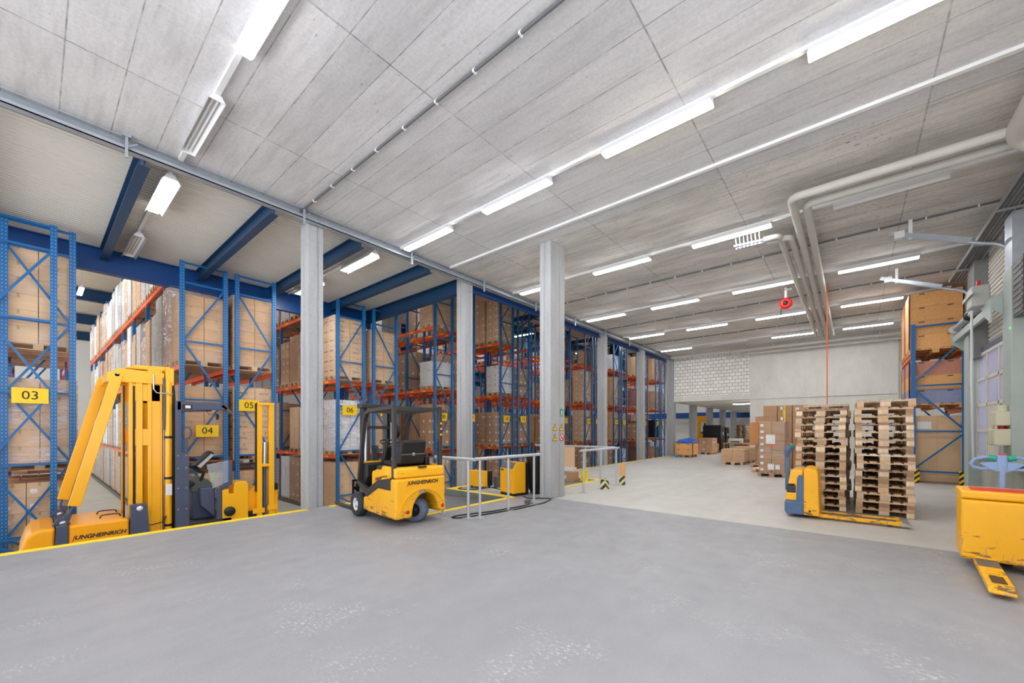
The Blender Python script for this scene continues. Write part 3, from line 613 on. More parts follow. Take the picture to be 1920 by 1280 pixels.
def load(kind, h, loc, label, near=False, wrap=1, W=PW, D=PD, group=None, rz=0.0, seed=None, pal=None, cat='pallet load', name='pallet_load'):
    mat, nx, ny, ch = KIND[kind]; nz = max(1, int(round(h / ch))); ch = h / nz; sd = rl.randrange(6) if seed is None else seed
    t = thing(name, label, cat, loc, rz, group)
    ob('pallet', pal or (LP if W == PW else EP), t)
    wx, wy = W / nx, D / ny
    if kind == 'black':
        k = ('blk', round(h, 2), sd)
        if k not in _cs:
            r = random.Random(sd); b = MB(); n = 12; vs = []
            for j in range(n + 1):
                for px, py in ((-1, -1), (0, -1.02), (1, -1), (1.01, 0), (1, 1), (0, 1.02), (-1, 1), (-1.01, 0)):
                    e = .98 + r.uniform(-.02, .025) - (.05 if j == n else 0); vs.append((px * W / 2 * e, py * D / 2 * e, h * j / n + r.uniform(-.02, .02) * (0 < j < n)))
            b.add(vs, [(j * 8 + q, j * 8 + (q + 1) % 8, (j + 1) * 8 + (q + 1) % 8, (j + 1) * 8 + q) for j in range(n) for q in range(8)] + [tuple(n * 8 + q for q in range(8))], 0, False)
            b.box(-.1, .08, -D / 2 * 1.03, -D / 2, h * .6, h * .72, 1); _cs[k] = b.mesh('wrapped_stack', [M['blackw'], M['paper']])
        ob('wrapped_stack', _cs[k], t, (0, 0, .144)); return t
    lab = kind in ('tagged', 'brown', 'white')
    if near:
        for a in range(nx):
            for b in range(ny):
                for c in range(nz):
                    if 0 < a < nx - 1 and 0 < b < ny - 1 and c < nz - 1: continue
                    ob('carton', carton_mesh(wx, wy, ch, mat, lab), t, (-W / 2 + wx * (a + .5), -D / 2 + wy * (b + .5), .144 + ch * c))
                    if kind == 'verive' and b == 0:
                        text('print', 'verive', .10, M['inkg'], t, (-W / 2 + wx * (a + .42), -D / 2 + .004, .144 + ch * (c + .5)), (1, 0, 0), (0, 0, 1))
                    if kind == 'verive' and a == 0:
                        text('print', 'verive', .10, M['inkg'], t, (-W / 2 + .004, -D / 2 + wy * (b + .5), .144 + ch * (c + .5)), (0, -1, 0), (0, 0, 1))
    else:
        k = ('st', kind, round(W, 2), round(D, 2), nz, round(ch, 3), sd % 3)
        if k not in _cs:
            r = random.Random(sd % 3); b = MB()
            for a in range(nx):
                for q in range(ny):
                    for c in range(nz):
                        if c == nz - 1 and kind in ('small', 'brown', 'tan') and r.random() < .18: continue
                        g = .004 + r.uniform(0, .008); x = -W / 2 + wx * a; y = -D / 2 + wy * q
                        b.box(x + g, x + wx - g, y + g, y + wy - g, ch * c + .002, ch * (c + 1) - .002)
                        if lab and r.random() < .6 and q == 0: b.box(x + .06, x + .15, y + g - .002, y + g, ch * (c + .3), ch * (c + .3) + .09, 1)
                        if lab and r.random() < .6 and a == 0: b.box(x + g - .002, x + g, y + .06, y + .15, ch * (c + .3), ch * (c + .3) + .09, 1)
            _cs[k] = b.mesh('carton_stack', [M[mat], M['paper']])
        ob('carton_stack', _cs[k], t, (0, 0, .144))
    if wrap: ob('stretch_wrap', wrap_mesh(W, D, .10, .144 + h + .01, sd, wrap == 2), t)
    return t
FRONT = {  # row: kinds of the two front loads per level (nearest first): (kind, height, wrap)
    3: {0: ('tagged', 1.55, 1), 1: ('pale', 1.78, 2), 2: ('pale', 2.0, 1)}, 4: {0: ('pale', 1.5, 1), 1: ('tan', 1.85, 1), 2: ('tan', 1.68, 1)}, 5: {0: ('tan', 1.5, 1), 1: ('verive', 1.9, 1), 2: ('tan', 1.92, 1)},
    6: {0: ('pale', 1.55, 0), 1: ('white', 1.7, 2), 2: ('verive', 2.0, 1)}, 7: {0: ('brown', 1.4, 0), 1: ('tan', 1.55, 1), 2: ('pale', 1.75, 1)},
    8: {0: ('tagged', 1.5, 1), 1: ('brown', 1.75, 0), 2: ('sheet', 1.0, 1), 3: ('small', 1.7, 1)}, 9: {0: ('brown', 1.3, 1), 1: ('tan', 1.8, 0), 2: ('brown', 1.4, 1), 3: ('tagged', 2.05, 0)},
    10: {0: ('brown', 1.35, 1), 1: ('brown', 1.55, 1), 2: ('white', 1.3, 1), 3: ('tagged', 2.05, 0)}, 11: {0: ('brown', 1.3, 1), 1: ('brown', 1.5, 0), 2: ('brown', 1.35, 1)}, 12: {1: ('brown', 1.5, 0)}, 13: {0: ('tan', 1.3, 0)},
    14: {0: ('brown', 1.2, 1), 1: ('tagged', 1.95, 1), 2: ('tagged', 2.0, 1)}, 15: {0: ('tan', 1.2, 0)}, 16: {0: ('brown', 1.3, 0), 1: ('small', 1.95, 0), 2: ('small', 1.95, 0), 3: ('white', 1.0, 1)}, 17: {0: ('white', 1.2, 0), 1: ('small', 1.9, 0), 2: ('black', 1.8, 0), 3: ('black', 2.0, 0)},
    18: {0: ('dark', 1.2, 0), 1: ('brown', 1.2, 0), 2: ('red', 1.3, 1), 3: ('pale', 1.4, 0)}, 19: {0: ('tan', 1.2, 0), 1: ('small', 1.4, 0), 2: ('red', 1.5, 1), 3: ('small', 1.9, 0)}, 20: {0: ('brown', 1.1, 0), 1: ('black', 1.5, 0), 2: ('tan', 1.5, 0), 3: ('small', 1.8, 0)}, 21: {0: ('white', 1.1, 0), 2: ('tan', 1.5, 0), 3: ('tan', 1.7, 0)}}
LEVEL = {0: 'on the hall floor', 1: 'on the lowest beams', 2: 'on the middle beams', 3: 'on the top beams'}
FULL = {3: .95, 4: .97, 5: .95, 6: .95, 7: .8, 8: .75, 9: .6, 10: .35, 11: .3, 12: .25, 13: .25, 14: .5, 15: .35, 16: .6, 17: .6, 18: .6, 19: .6, 20: .6, 21: .6}
PAL4 = ['grey', 'grey', 'tan', 'grey', 'white', 'brown', 'grey', 'small']; PALO = ['brown', 'tan', 'small', 'tagged', 'pale', 'brown', 'grey', 'white', 'dark']
HIDDEN = {(3, 1): (3, 4, 5), (3, 3): (2, 3), (4, 0): (4, 5, 6, 7, 8), (4, 1): (3, 4, 5, 6, 7, 8), (5, 0): (3, 5), (5, 1): (3, 4, 5), (5, 3): (1, 2, 3), (6, 0): (8,), (6, 1): (2, 7), (7, 0): (1, 4), (7, 1): (2, 3, 4, 5), (7, 3): (1, 2, 3), (8, 0): (3, 4, 8), (8, 1): (6, 7, 8), (8, 3): (8,), (9, 0): (5, 7, 8), (9, 1): (2, 7, 8), (9, 2): (8,), (9, 3): (8,), (10, 0): (6, 7), (10, 1): (7,), (11, 1): (8,), (13, 0): (1, 2), (13, 1): (5, 6), (14, 0): (6,), (14, 1): (5,), (14, 2): (4,), (15, 0): (5,), (15, 1): (5, 7, 8), (15, 2): (5,), (15, 3): (5,), (16, 0): (6, 8), (16, 1): (6, 7), (16, 2): (7, 8), (16, 3): (7,), (17, 0): (3, 7), (17, 1): (2, 7), (17, 2): (2, 4, 5, 6, 7), (17, 3): (8,), (18, 0): (5,), (18, 2): (3,), (19, 1): (4, 5), (19, 2): (3, 4, 5), (19, 3): (4,), (20, 1): (3,), (20, 2): (2, 3, 4, 5), (20, 3): (2, 4, 5), (21, 0): (3,), (21, 1): (3, 5), (21, 2): (3, 5), (21, 3): (2, 3, 5)}   # rack places the photograph shows nothing of
def fill():
    for n, x in RACKX.items():
        bays = 9 if n == 4 else (2 if n in (3, 5, 7) or n >= 18 else 3)
        for lv in range(4):
            pos = 0
            for b in range(bays):
                if lv == 3 and b == 0 and n <= 7: continue
                for q in range(2 if b == 0 else 3):
                    pos += 1
                    y = bay_y(b) + (.5 + .89 * q if b == 0 else .5 + .9 * q)
                    z = HF + .002 if lv == 0 else BEAM[lv - 1] + .002
                    r1 = rl.random(); k = rl.choice(PAL4 if n == 4 else PALO); hh = rl.uniform(1.35, 2.0); wr = rl.choice((1, 1, 2, 0) if n <= 6 else (1, 0, 0)); sd = rl.randrange(6); dx = rl.uniform(-.02, .02)
                    fr = FRONT[n].get(lv)
                    near = False
                    if b == 0 and fr:
                        if q == 0: k, hh, wr = fr; near = n <= 11
                        elif n == 10 and lv in (1, 3): k, hh, wr = fr
                        elif n in (10, 11, 8): continue
                    elif b == 0 and n > 9: continue
                    elif r1 > FULL[n]: continue
                    if lv == 0: hh = min(hh, 1.6)
                    if n == 4 and not (b == 0 and q == 0): wr = wr or 1; hh = min(2.05, hh + .15)
                    if pos in HIDDEN.get((n, lv), ()): continue
                    lab = '%s load %s of row %s, %s from front' % (LOOK[k], LEVEL[lv], NUM[n], ORD[pos])
                    load(k, hh, (x + FR / 2 + dx, y, z), lab, near, wr, seed=sd, group='pallet loads in rack row ' + NUM[n])
fill()
# ================================================================ NARROW AISLE STACKER TRUCK (in the sunken cross aisle)
def logo(t, org, right, up, h, s='JUNGHEINRICH'):
    text('lettering', s, h, [M['ink'], M['red']], t, org, right, up, shear=0.25, split=1, bold=h * 0.03)
OX, OY = 1.9, 11.75
V = thing('stacker_truck', 'yellow narrow aisle stacker truck parked in the sunken aisle before row zero four', 'forklift', (OX, OY, HF))
def L3(x, y, z): return (x - OX, y - OY, z - HF)
def vbox(m, x0, x1, y0, y1, z0, z1, mi=0): return m.box(x0 - OX, x1 - OX, y0 - OY, y1 - OY, z0 - HF, z1 - HF, mi)
def vpr(m, poly, y0, y1, mi=0): return m.prism([(a - OX, b - HF) for a, b in poly], 'y', y0 - OY, y1 - OY, mi)
m = MB(); vpr(m, [(-.18, -1.1), (-.16, -.55), (-.09, -.3), (-.02, -.21), (.08, -.17), (.27, -.17), (.22, -1.1)], 11.0, 12.5); m.build('counterweight_nose', M['yeld'], V, .06, 4)
m = MB(); vpr(m, [(.22, -1.12), (.275, -.15), (.42, -.14), (.42, -1.12)], 10.985, 12.515); m.build('chassis_band', M['slate'], V, .015)
m = MB(); vpr(m, [(.42, -1.12), (.42, -.16), (1.24, -.16), (1.24, -1.12)], 11.0, 12.5); hood = m.build('battery_hood', M['yeld'], V, .045, 4)
for y in (11.45, 12.05):
    MB().tube([L3(.86, y, -.16), L3(.88, y, -.11), L3(.92, y, -.1), L3(1.1, y, -.1), L3(1.14, y, -.11), L3(1.16, y, -.16)], .012, 8).build('hood_handle', M['black'], V)
logo(V, L3(.83, 10.994, -.40), (1, 0, 0), (0, 0, 1), .102)
m = MB(); vpr(m, [(1.24, -1.15), (1.26, .10), (1.5, .10), (1.6, -1.15)], 10.98, 11.14); fp = m.build('foot_panel', M['slate'], V, .012)
MB().lathe([(.001, 0), (.05, 0), (.05, -.01), (.001, -.012)], L3(1.39, 10.98, .02), 'y', 20).build('badge', M['white'], V)
m = MB(); vbox(m, 1.24, 3.0, 11.15, 12.35, -1.05, -.55); m.build('chassis', M['anth'], V)
for x in (.1, 2.6):
    for y in (11.12, 12.2): MB().lathe([(.06, -.07), (.17, -.07), (.19, -.04), (.19, .04), (.17, .07), (.06, .07)], L3(x, y, HF + .19), 'y', 20).build('wheel', M['rubber'], V)
# mast
for y0, y1 in ((11.18, 11.30), (12.20, 12.32)):
    m = MB(); vbox(m, 1.25, 1.31, y0, y1, -1.0, 2.62); vbox(m, 1.36, 1.46, y0, y1, -1.0, 2.72); vbox(m, 1.54, 1.60, y0, y1, -1, 2.86); vbox(m, 1.60, 1.74, y0 + .02, y1 - .02, -1, 2.86); vbox(m, 1.74, 1.77, y0, y1, -1, 2.86)
    vbox(m, 1.31, 1.56, y0 + .02, y0 + .05, 1.28, 1.62); vbox(m, 1.25, 1.75, y0 + .02, y0 + .06, 2.2, 2.55); vbox(m, 1.25, 1.7, y0, y1, -.7, -.5)
    m.build('mast_rail', M['yel'], V, .006)
m = MB()
for z in (-.4, 1.35, 2.5): vbox(m, 1.36, 1.46, 11.3, 12.2, z, z + .14)
m.build('mast_crossbar', M['yel'], V)
m = MB(); vpr(m, [(.93, 2.55), (.97, 2.74), (1.12, 2.84), (1.80, 2.80), (1.80, 2.56), (1.1, 2.56)], 11.16, 11.27); vpr(m, [(.93, 2.55), (.97, 2.74), (1.12, 2.84), (1.80, 2.80), (1.80, 2.56), (1.1, 2.56)], 12.23, 12.34)
vbox(m, .95, 1.2, 11.27, 12.23, 2.58, 2.76); m.build('head_frame', M['yel'], V, .012)
m = MB(); vpr(m, [(1.2, 2.86), (1.35, 2.94), (1.92, 2.96), (1.92, 2.86)], 11.3, 12.2); vbox(m, 1.82, 1.96, 11.15, 11.3, 2.55, 2.92); m.build('head_plate', M['yel'], V, .01)
MB().lathe([(.001, 0), (.035, 0), (.035, -.02), (.001, -.02)], L3(1.08, 11.16, 2.70), 'y', 16).build('pivot_pin', M['chrome'], V)
for y, n, e in ((11.17, 1, 0), (12.42, 2, .10)):
    s_ = MB().bar(L3(1.09 - e, y, 2.72), L3(.50 - e, y, .17), .17, .06, 0, (0, 1, 0)).build('mast_stay', M['yel'], V, .012)
    m = MB(); m.bar(L3(.49 - e, y, .17), L3(.42 - e * .6, y, .0), .035, .035); m.bar(L3(.43, y, .03), L3(.36, y, -.2), .10, .03, 0, (0, 1, 0)); m.build('stay_link', M['slate'], V, .008)
    MB().lathe([(.001, .025), (.045, .025), (.045, -.025), (.001, -.03)], L3(.36, y - .02, -.12), 'y', 16).build('pivot_pin', M['chrome'], V)
    m = MB(); vpr(m, [(.22, -.15), (.30, -.03), (.40, -.03), (.46, -.15)], y - .03, y + .03); m.build('stay_bracket', M['slate'], V, .008)
cyl = MB().tube([L3(1.87, 11.18, -1), L3(1.87, 11.18, 2.62)], .062, 18).build('lift_cylinder', M['yel'], V)
for z in (-.45, .55, 1.42):
    MB().tube([L3(1.87, 11.18, z), L3(1.87, 11.18, z + .05)], .067, 18).build('clamp_ring', M['black'], V)
MB().box(-.05, .05, -.068, -.064, -.12, .12).build('rating_plate', M['paper'], V, 0, 2, L3(1.87, 11.185, .33))
MB().tube([L3(1.80, 11.24, 0), L3(1.8, 11.24, 2.6)], .02, 8).build('hydraulic_rod', M['chrome'], V)
MB().tube([L3(1.79, 11.15, 1.6), L3(1.8, 11.14, 2.1), L3(1.79, 11.15, 2.7)], .022, 8).build('hose', M['girdle'], V)
MB().tube([L3(1.97, 11.25, -1), L3(1.97, 11.25, 2.3), L3(1.95, 11.25, 2.65), L3(1.9, 11.25, 2.75)], .03, 8).build('cable_chain', M['black'], V)
for x in (1.18, 1.33): MB().tube([L3(x, 11.2, -.9), L3(x, 11.2, 2.5)], .016, 6).build('lift_chain', M['black'], V)
MB().tube([L3(1.3, 11.1, -.33), L3(1.6, 11.08, -.36), L3(1.78, 11.08, -.33), L3(1.82, 11.1, -.22)], .012, 6).build('hose', M['black'], V)
MB().tube([L3(1.62, 11.1, 2.75), L3(1.62, 11.1, 2.45), L3(1.66, 11.1, 2.38), L3(1.93, 11.1, 2.36)], .015, 6).build('hose', M['chrome'], V)
# cab
m = MB(); vpr(m, [(1.96, -.95), (1.96, 1.12), (2.1, 1.12), (2.19, 1.0), (2.19, -.95)], 11.0, 11.09); m.build('cab_side_panel', M['slate'], V, .01)
for z in (-.75, -.55, -.1, .35, .78, 1.05):
    for x in (2.0, 2.14): MB().lathe([(.001, 0), (.014, 0), (.014, -.008), (.001, -.008)], L3(x, 11.0, z), 'y', 10).build('bolt', M['chrome'], V)
m = MB(); vbox(m, 1.96, 2.06, 11.0, 11.1, 1.1, 2.22); vbox(m, 2.11, 2.17, 11.02, 11.08, 1.0, 1.4); m.build('cab_post', M['slate'], V, .012)
MB().tube([L3(2.12, 11.05, 1.4), L3(2.1, 11.05, 1.46), L3(2.1, 11.05, 1.6), L3(2.14, 11.05, 1.66), L3(2.2, 11.05, 1.66), L3(2.23, 11.05, 1.6), L3(2.23, 11.05, 1.48), L3(2.19, 11.05, 1.42)], .018, 8, 0, True).build('grab_handle', M['slate'], V)
m = MB(); vpr(m, [(1.98, 2.22), (1.98, 2.02), (2.9, 2.06), (2.9, 2.2)], 11.0, 11.1); vpr(m, [(1.98, 2.22), (1.98, 2.02), (2.9, 2.06), (2.9, 2.2)], 12.3, 12.4); vbox(m, 1.98, 2.12, 11.1, 12.3, 2.08, 2.2); vbox(m, 2.75, 2.88, 11.1, 12.3, 2.1, 2.18); m.build('overhead_guard', M['slate'], V, .012)
m = MB(); vpr(m, [(2.07, 2.05), (2.07, 2.15), (2.24, 2.15), (2.24, 2.05)], 10.99, 11.0); vpr(m, [(2.12, 2.07), (2.12, 2.13), (2.21, 2.13), (2.21, 2.07)], 10.985, 10.992, 1); m.build('work_lamp', [M['black'], M['white']], V)
m = MB(); vpr(m, [(2.8, 2.2), (3.0, 2.0), (2.99, 1.97), (2.76, 2.12)], 11.0, 11.3); m.build('mirror', M['girdle'], V, .01)
MB().lathe([(.001, -.02), (.06, -.02), (.075, 0), (.06, .02), (.001, .02)], L3(2.72, 11.1, 1.90), 'x', 16).build('fan', M['black'], V)
MB().tube([L3(2.5, 11.05, 2.04), L3(2.55, 11.05, 1.95), L3(2.64, 11.05, 1.96), L3(2.68, 11.05, 2.02)], .006, 6).build('lead', M['black'], V)
m = MB(); vbox(m, 2.19, 2.98, 11.0, 12.4, -.62, -.42); vbox(m, 1.96, 2.19, 11.09, 12.4, -.7, -.42); m.build('cab_floor', M['anth'], V, .01)
m = MB(); vpr(m, [(2.99, .89), (2.92, .89), (2.92, .38), (2.69, .25), (2.69, -.45), (2.78, -.45), (2.78, .22), (2.99, .35)], 11.0, 11.07); m.build('cab_side_frame', M['slate'], V, .01)
m = MB(); vpr(m, [(2.5, .82), (2.92, .9), (2.92, .4), (2.62, .28)], 11.03, 11.04); m.build('side_window', M['clearp'], V)
m = MB(); vpr(m, [(2.3, -.42), (2.28, .36), (2.4, .5), (2.72, .36), (2.72, -.42)], 11.3, 12.35); vpr(m, [(2.42, -.1), (2.40, .3), (2.69, .3), (2.69, -.4)], 11.1, 11.3); m.build('console', M['slate'], V, .03, 3)
m = MB(); vpr(m, [(2.27, .2), (2.26, .42), (2.42, .55), (2.6, .46), (2.69, .32), (2.66, .1)], 11.28, 11.7); m.build('jacket', M['dgreen'], V, .04, 3)
m = MB(); vpr(m, [(2.3, .80), (2.62, 1.12), (2.68, 1.07), (2.42, .72)], 11.15, 11.5); m.build('terminal', M['black'], V, .012)
m = MB(); vpr(m, [(2.36, .79), (2.62, 1.06), (2.665, 1.02), (2.42, .75)], 11.142, 11.15); m.build('terminal_screen', M['chrome'], V)
MB().tube([L3(2.2, 11.3, .85), L3(2.35, 11.25, .72), L3(2.5, 11.25, .62), L3(2.45, 11.3, .45)], .035, 8).build('terminal_arm', M['black'], V)
MB().tube([L3(2.12, 11.2, .95), L3(2.3, 11.2, .97), L3(2.38, 11.2, .93)], .03, 8).build('control_lever', M['black'], V)
m = MB(); vpr(m, [(2.62, .62), (2.68, .63), (2.70, .5), (2.66, .4), (2.62, .5)], 11.1, 11.18); m.build('scanner', M['limeg'], V, .01)
m = MB(); vpr(m, [(2.15, .28), (2.15, .46), (2.3, .45), (2.36, .38), (2.3, .34)], 11.25, 11.55); m.build('seat_pad', M['black'], V, .03)
# load handling head
m = MB(); vpr(m, [(2.79, -1.0), (2.79, .22), (2.92, .24), (2.92, .12), (3.03, .12), (3.03, -1.0)], 11.0, 11.45); m.build('carriage_frame', M['yel'], V, .012)
MB().lathe([(.001, 0), (.11, 0), (.11, -.04), (.001, -.04)], L3(2.93, 11.0, -.28), 'y', 20).build('hose_drum', M['black'], V)
m = MB(); vpr(m, [(3.02, -1), (3.02, .34), (3.1, .39), (3.28, .38), (3.31, .3), (3.31, -1)], 11.0, 11.5); m.build('rotator_block', M['yel'], V, .015)
m = MB(); vpr(m, [(3.32, -.9), (3.33, .1), (3.50, .24), (3.50, -.9)], 11.1, 11.5); m.build('pivot_housing', M['yel'], V, .015)
m = MB(); vbox(m, 3.30, 3.5, 11.04, 11.2, -.5, -.35); m.build('valve_block', M['black'], V, .01)
for x0, x1 in ((3.50, 3.61), (3.76, 3.88)):
    m = MB(); vbox(m, x0, x1, 11.0, 11.12, -.75, 2.26); m.build('auxiliary_mast_rail', M['yel'], V, .008)
m = MB(); vbox(m, 3.475, 3.50, 11.02, 11.10, .1, 2.24); m.build('mast_cover', M['black'], V, .006)
m = MB()
for z0, z1, x0, x1 in ((2.2, 2.27, 3.5, 3.88), (.70, .77, 3.58, 3.80), (-.42, -.30, 3.40, 3.66), (-.38, -.26, 3.72, 3.95), (-.62, -.50, 3.45, 3.9)): vbox(m, x0, x1, 10.985, 11.0 if z0 < 2 else 11.12, z0, z1)
m.build('mast_crossbar', M['yel'], V, .006)
MB().tube([L3(3.68, 11.08, -.55), L3(3.68, 11.08, .75)], .045, 12).build('lift_cylinder', M['slate'], V)
MB().tube([L3(3.68, 11.06, .75), L3(3.69, 11.06, 1.3)], .055, 12).build('spring', M['chrome'], V)
m = MB(); vpr(m, [(3.88, -.5), (3.88, .22), (3.99, .16), (4.0, -.5)], 11.1, 11.5); m.build('fork_carrier', M['yel'], V, .012)
m = MB(); vbox(m, 3.9, 3.98, 11.05, 11.3, .1, .26); vbox(m, 3.9, 3.99, 11.05, 11.3, -.75, -.5); m.build('bumper', M['black'], V, .01)
# ================================================================ THREE-WHEEL FORKLIFT
F = thing('forklift', 'yellow three-wheel forklift with black overhead guard parked beside the loading pit', 'forklift', (4.27, 5.60, 0), math.radians(85))
Wd = .49
ys = [(.49, .97)]
# rear counterweight with wheel arch (polygon in y,z)
pl = [(Wd, .13), (Wd, .80), (-Wd, .80), (-Wd, .17), (-.36, .17)] + [(-.09 + .26 * math.cos(a), .17 + .36 * math.sin(a)) for a in [PI - PI * i / 12 for i in range(1, 12)]] + [(.18, .13)]
m = MB().prism(pl, 'x', 0.0, .52); cw = m.build('counterweight', M['yelw'], F, .045, 4)
m = MB().box(.5, .56, -.45, .45, .12, .8); m.build('wheel_well', M['black'], F)
m = MB().prism([(.05, .17), (.05, .55), (.5, .55), (.5, .17)], 'y', -.47, -.37); m.build('wheel_well_side', M['yelw'], F)
m = MB().prism([(0.01, .805), (0.02, .95), (.06, .975), (.26, .975), (.26, .805)], 'y', -Wd + .01, Wd - .01); hd = m.build('battery_cover', M['yelw'], F, .03, 3)
MB().box(.2, .92, -.36, .36, .8, .97).build('seat_deck', M['anth'], F, .015)
lp = [(.455 * math.cos(a) - .02, .14 + .46 * math.sin(a)) for a in [PI * i / 16 for i in range(1, 16)]]
m = MB()
for (a0, b0), (a1, b1) in zip(lp, lp[1:]): m.bar((-.004, a0, b0), (-.004, a1, b1), .014, .03, 0, (1, 0, 0))
m.build('fender_lip', M['yelw'], F)
# lower side skirts, battery side, floor band
for s_, nm in ((1, 'l'), (-1, 'r')):
    y0, y1 = (s_ * (Wd - .06), s_ * Wd) if s_ > 0 else (s_ * Wd, s_ * (Wd - .06))
    MB().prism([(.5, .14), (.5, .78), (.66, .58), (1.16, .38), (1.18, .16)], 'y', y0, y1).build('side_skirt', M['yelw'], F, .012)
    MB().prism([(.16, .80), (.16, .60), (.60, .60), (1.02, .40), (1.42, .60), (1.42, .68), (1.02, .54), (.62, .74), (.22, .80)], 'y', (Wd - .03) * s_ - .04, (Wd - .03) * s_ + .04).build('floor_band', M['anth'], F, .012)
    MB().prism([(.22, .72), (.22, .99), (.50, .99), (.56, .92), (.86, .88), (.90, .84), (.90, .62), (.62, .68)], 'y', (Wd - .05) * s_ - .02, (Wd - .05) * s_ + .02).build('battery_side_panel', M['yel'], F, .01)
MB().box(.3, .9, -.40, .40, .5, .9).build('battery_box', M['yel'], F, .02)
MB().box(.9, 1.45, -.44, .44, .44, .52).build('footplate', M['girdle'], F)
MB().box(1.02, 1.06, -.40, .3, .52, .64).build('foot_step', M['yel'], F, .01)
m = MB().prism([(1.30, .5), (1.18, .74), (1.2, .98), (1.42, 1.0), (1.5, .5)], 'y', -.42, .42); m.build('dashboard', M['black'], F, .03)
MB().box(1.32, 1.48, -.4, .4, .98, 1.01).build('cowl_edge', M['yel'], F)
m = MB().bar((1.22, .05, .9), (1.05, .05, 1.30), .14, .12); m.build('steering_column', M['black'], F, .02)
c_ = [(1.02 + .165 * math.cos(a) * .94, .05 + .165 * math.sin(a), 1.36 + .165 * math.cos(a) * .35) for a in [2 * PI * i / 20 for i in range(20)]]
sw = MB().tube(c_, .016, 8, 0, True); sw.bar(c_[0], c_[10], .03, .012); sw.bar(c_[5], (1.02, .05, 1.36), .03, .012); sw.build('steering_wheel', M['black'], F)
for i in range(4): MB().tube([(1.1, -.18 - i * .05, 1.15), (1.05, -.18 - i * .05, 1.27)], .01, 6).build('control_lever', M['black'], F)
st = MB().prism([(.42, .97), (.42, 1.03), (.85, 1.06), (.88, 1.0), (.86, .97)], 'y', -.25, .25).build('seat', M['black'], F, .03, 3)
m = MB().prism([(.30, 1.0), (.26, 1.2), (.22, 1.40), (.27, 1.43), (.33, 1.42), (.44, 1.12), (.46, 1.0)], 'y', -.24, .24); m.build('seat_backrest', M['black'], F, .035, 3)
MB().box(.225, .232, -.235, .235, 0, .02).build('seat_seam', M['girdle'], F, 0, 2, (.03, 0, 1.17))
MB().box(-.003, 0, -.02, .02, 0, .07).build('seat_label', M['paper'], F, 0, 2, (.262, .0, 1.16))
MB().box(.30, .5, -.36, -.27, .97, 1.12).build('armrest', M['black'], F, .02)
# overhead guard
gm = []
for s_ in (1, -1):
    y = s_ * .45
    g = MB(); g.bar((.12, y, .80 if s_ > 0 else .95), (.13, y, 1.96), .07, .075, 0, (1, 0, 0)); g.build('guard_post', M['anth'], F, .012)
    g = MB(); pts = [(1.42, y, .66), (1.26, y, 1.55), (1.20, y, 1.80), (1.12, y, 1.91), (1.0, y, 1.95), (.10, y, 1.985)]
    for a, b in zip(pts, pts[1:]): g.bar(a, b, .06, .07, 0, (0, 1, 0))
    for p in pts[1:-1]: g.tube([(p[0], p[1] - .03, p[2]), (p[0], p[1] + .03, p[2])], .034, 10)
    g.build('guard_pillar', M['anth'], F)
for i in range(6):
    x = .13 + i * .195; MB().bar((x, -.43, 1.965 - .02 * (i > 4)), (x, .43, 1.965 - .02 * (i > 4)), .05 if i in (0, 5) else .022, .06).build('guard_bar', M['anth'], F)
m = MB()
for z in (1.72, 1.62, 1.52): m.tube([(.085, -.45, z), (.079, -.45, z)], .02, 12)
m.build('tail_lamp', M['yeld'], F)
# mast, carriage, forks
for y in (.27, -.27):
    s_ = 1 if y > 0 else -1
    m = MB(); m.box(1.56, 1.72, y - .04, y + .04, .08, 2.08); m.build('mast_channel', M['black'], F, .008)
    m = MB(); m.box(1.60, 1.70, y - s_ * .09 - .03, y - s_ * .09 + .03, .1, 2.0); m.build('inner_mast_channel', M['girdle'], F, .006)
    MB().tube([(1.54, y, .2), (1.54, y, 1.75)], .028, 12).build('lift_cylinder', M['chrome'], F)
MB().box(1.53, 1.74, -.36, .36, 2.03, 2.11).build('mast_top_crossbar', M['anth'], F, .01)
MB().box(1.58, 1.70, -.25, .25, 1.62, 1.68).build('mast_crossbar', M['anth'], F)
text('lettering', 'JUNGHEINRICH', .05, M['white'], F, (1.64, .3105, 1.35), (0, 0, 1), (1, 0, 0), shear=.2)
MB().lathe([(.03, -.05), (.15, -.05), (.16, -.035), (.12, -.02), (.12, .02), (.16, .035), (.15, .05), (.03, .05)], (1.48, -.30, 1.58), 'y', 26).build('hose_reel', M['black'], F)
for i in range(5): MB().tube([(1.5, .05 + .03 * i, .9), (1.46, .05 + .03 * i, 1.1), (1.5, .05 + .03 * i, 1.3)], .012, 6).build('hose', M['rubberc'], F)
m = MB(); m.box(1.76, 1.80, -.42, .42, .12, .20); m.box(1.76, 1.80, -.42, .42, .44, .50); 
m.build('fork_carriage', M['black'], F, .006)
for y in (.42, -.42): MB().box(1.75, 1.79, y - .02, y + .02, .08, .62).build('carriage_upright', M['black'], F, .004)
MB().box(1.75, 1.79, -.44, .44, .6, .64).build('backrest_bar', M['black'], F, .004)
for y in (.30, -.30):
    m = MB().prism([(1.80, .03), (1.80, .56), (1.84, .56), (1.85, .07), (2.88, .045), (2.9, .03)], 'y', y - .05, y + .05); m.build('fork', M['anth'], F, .004)
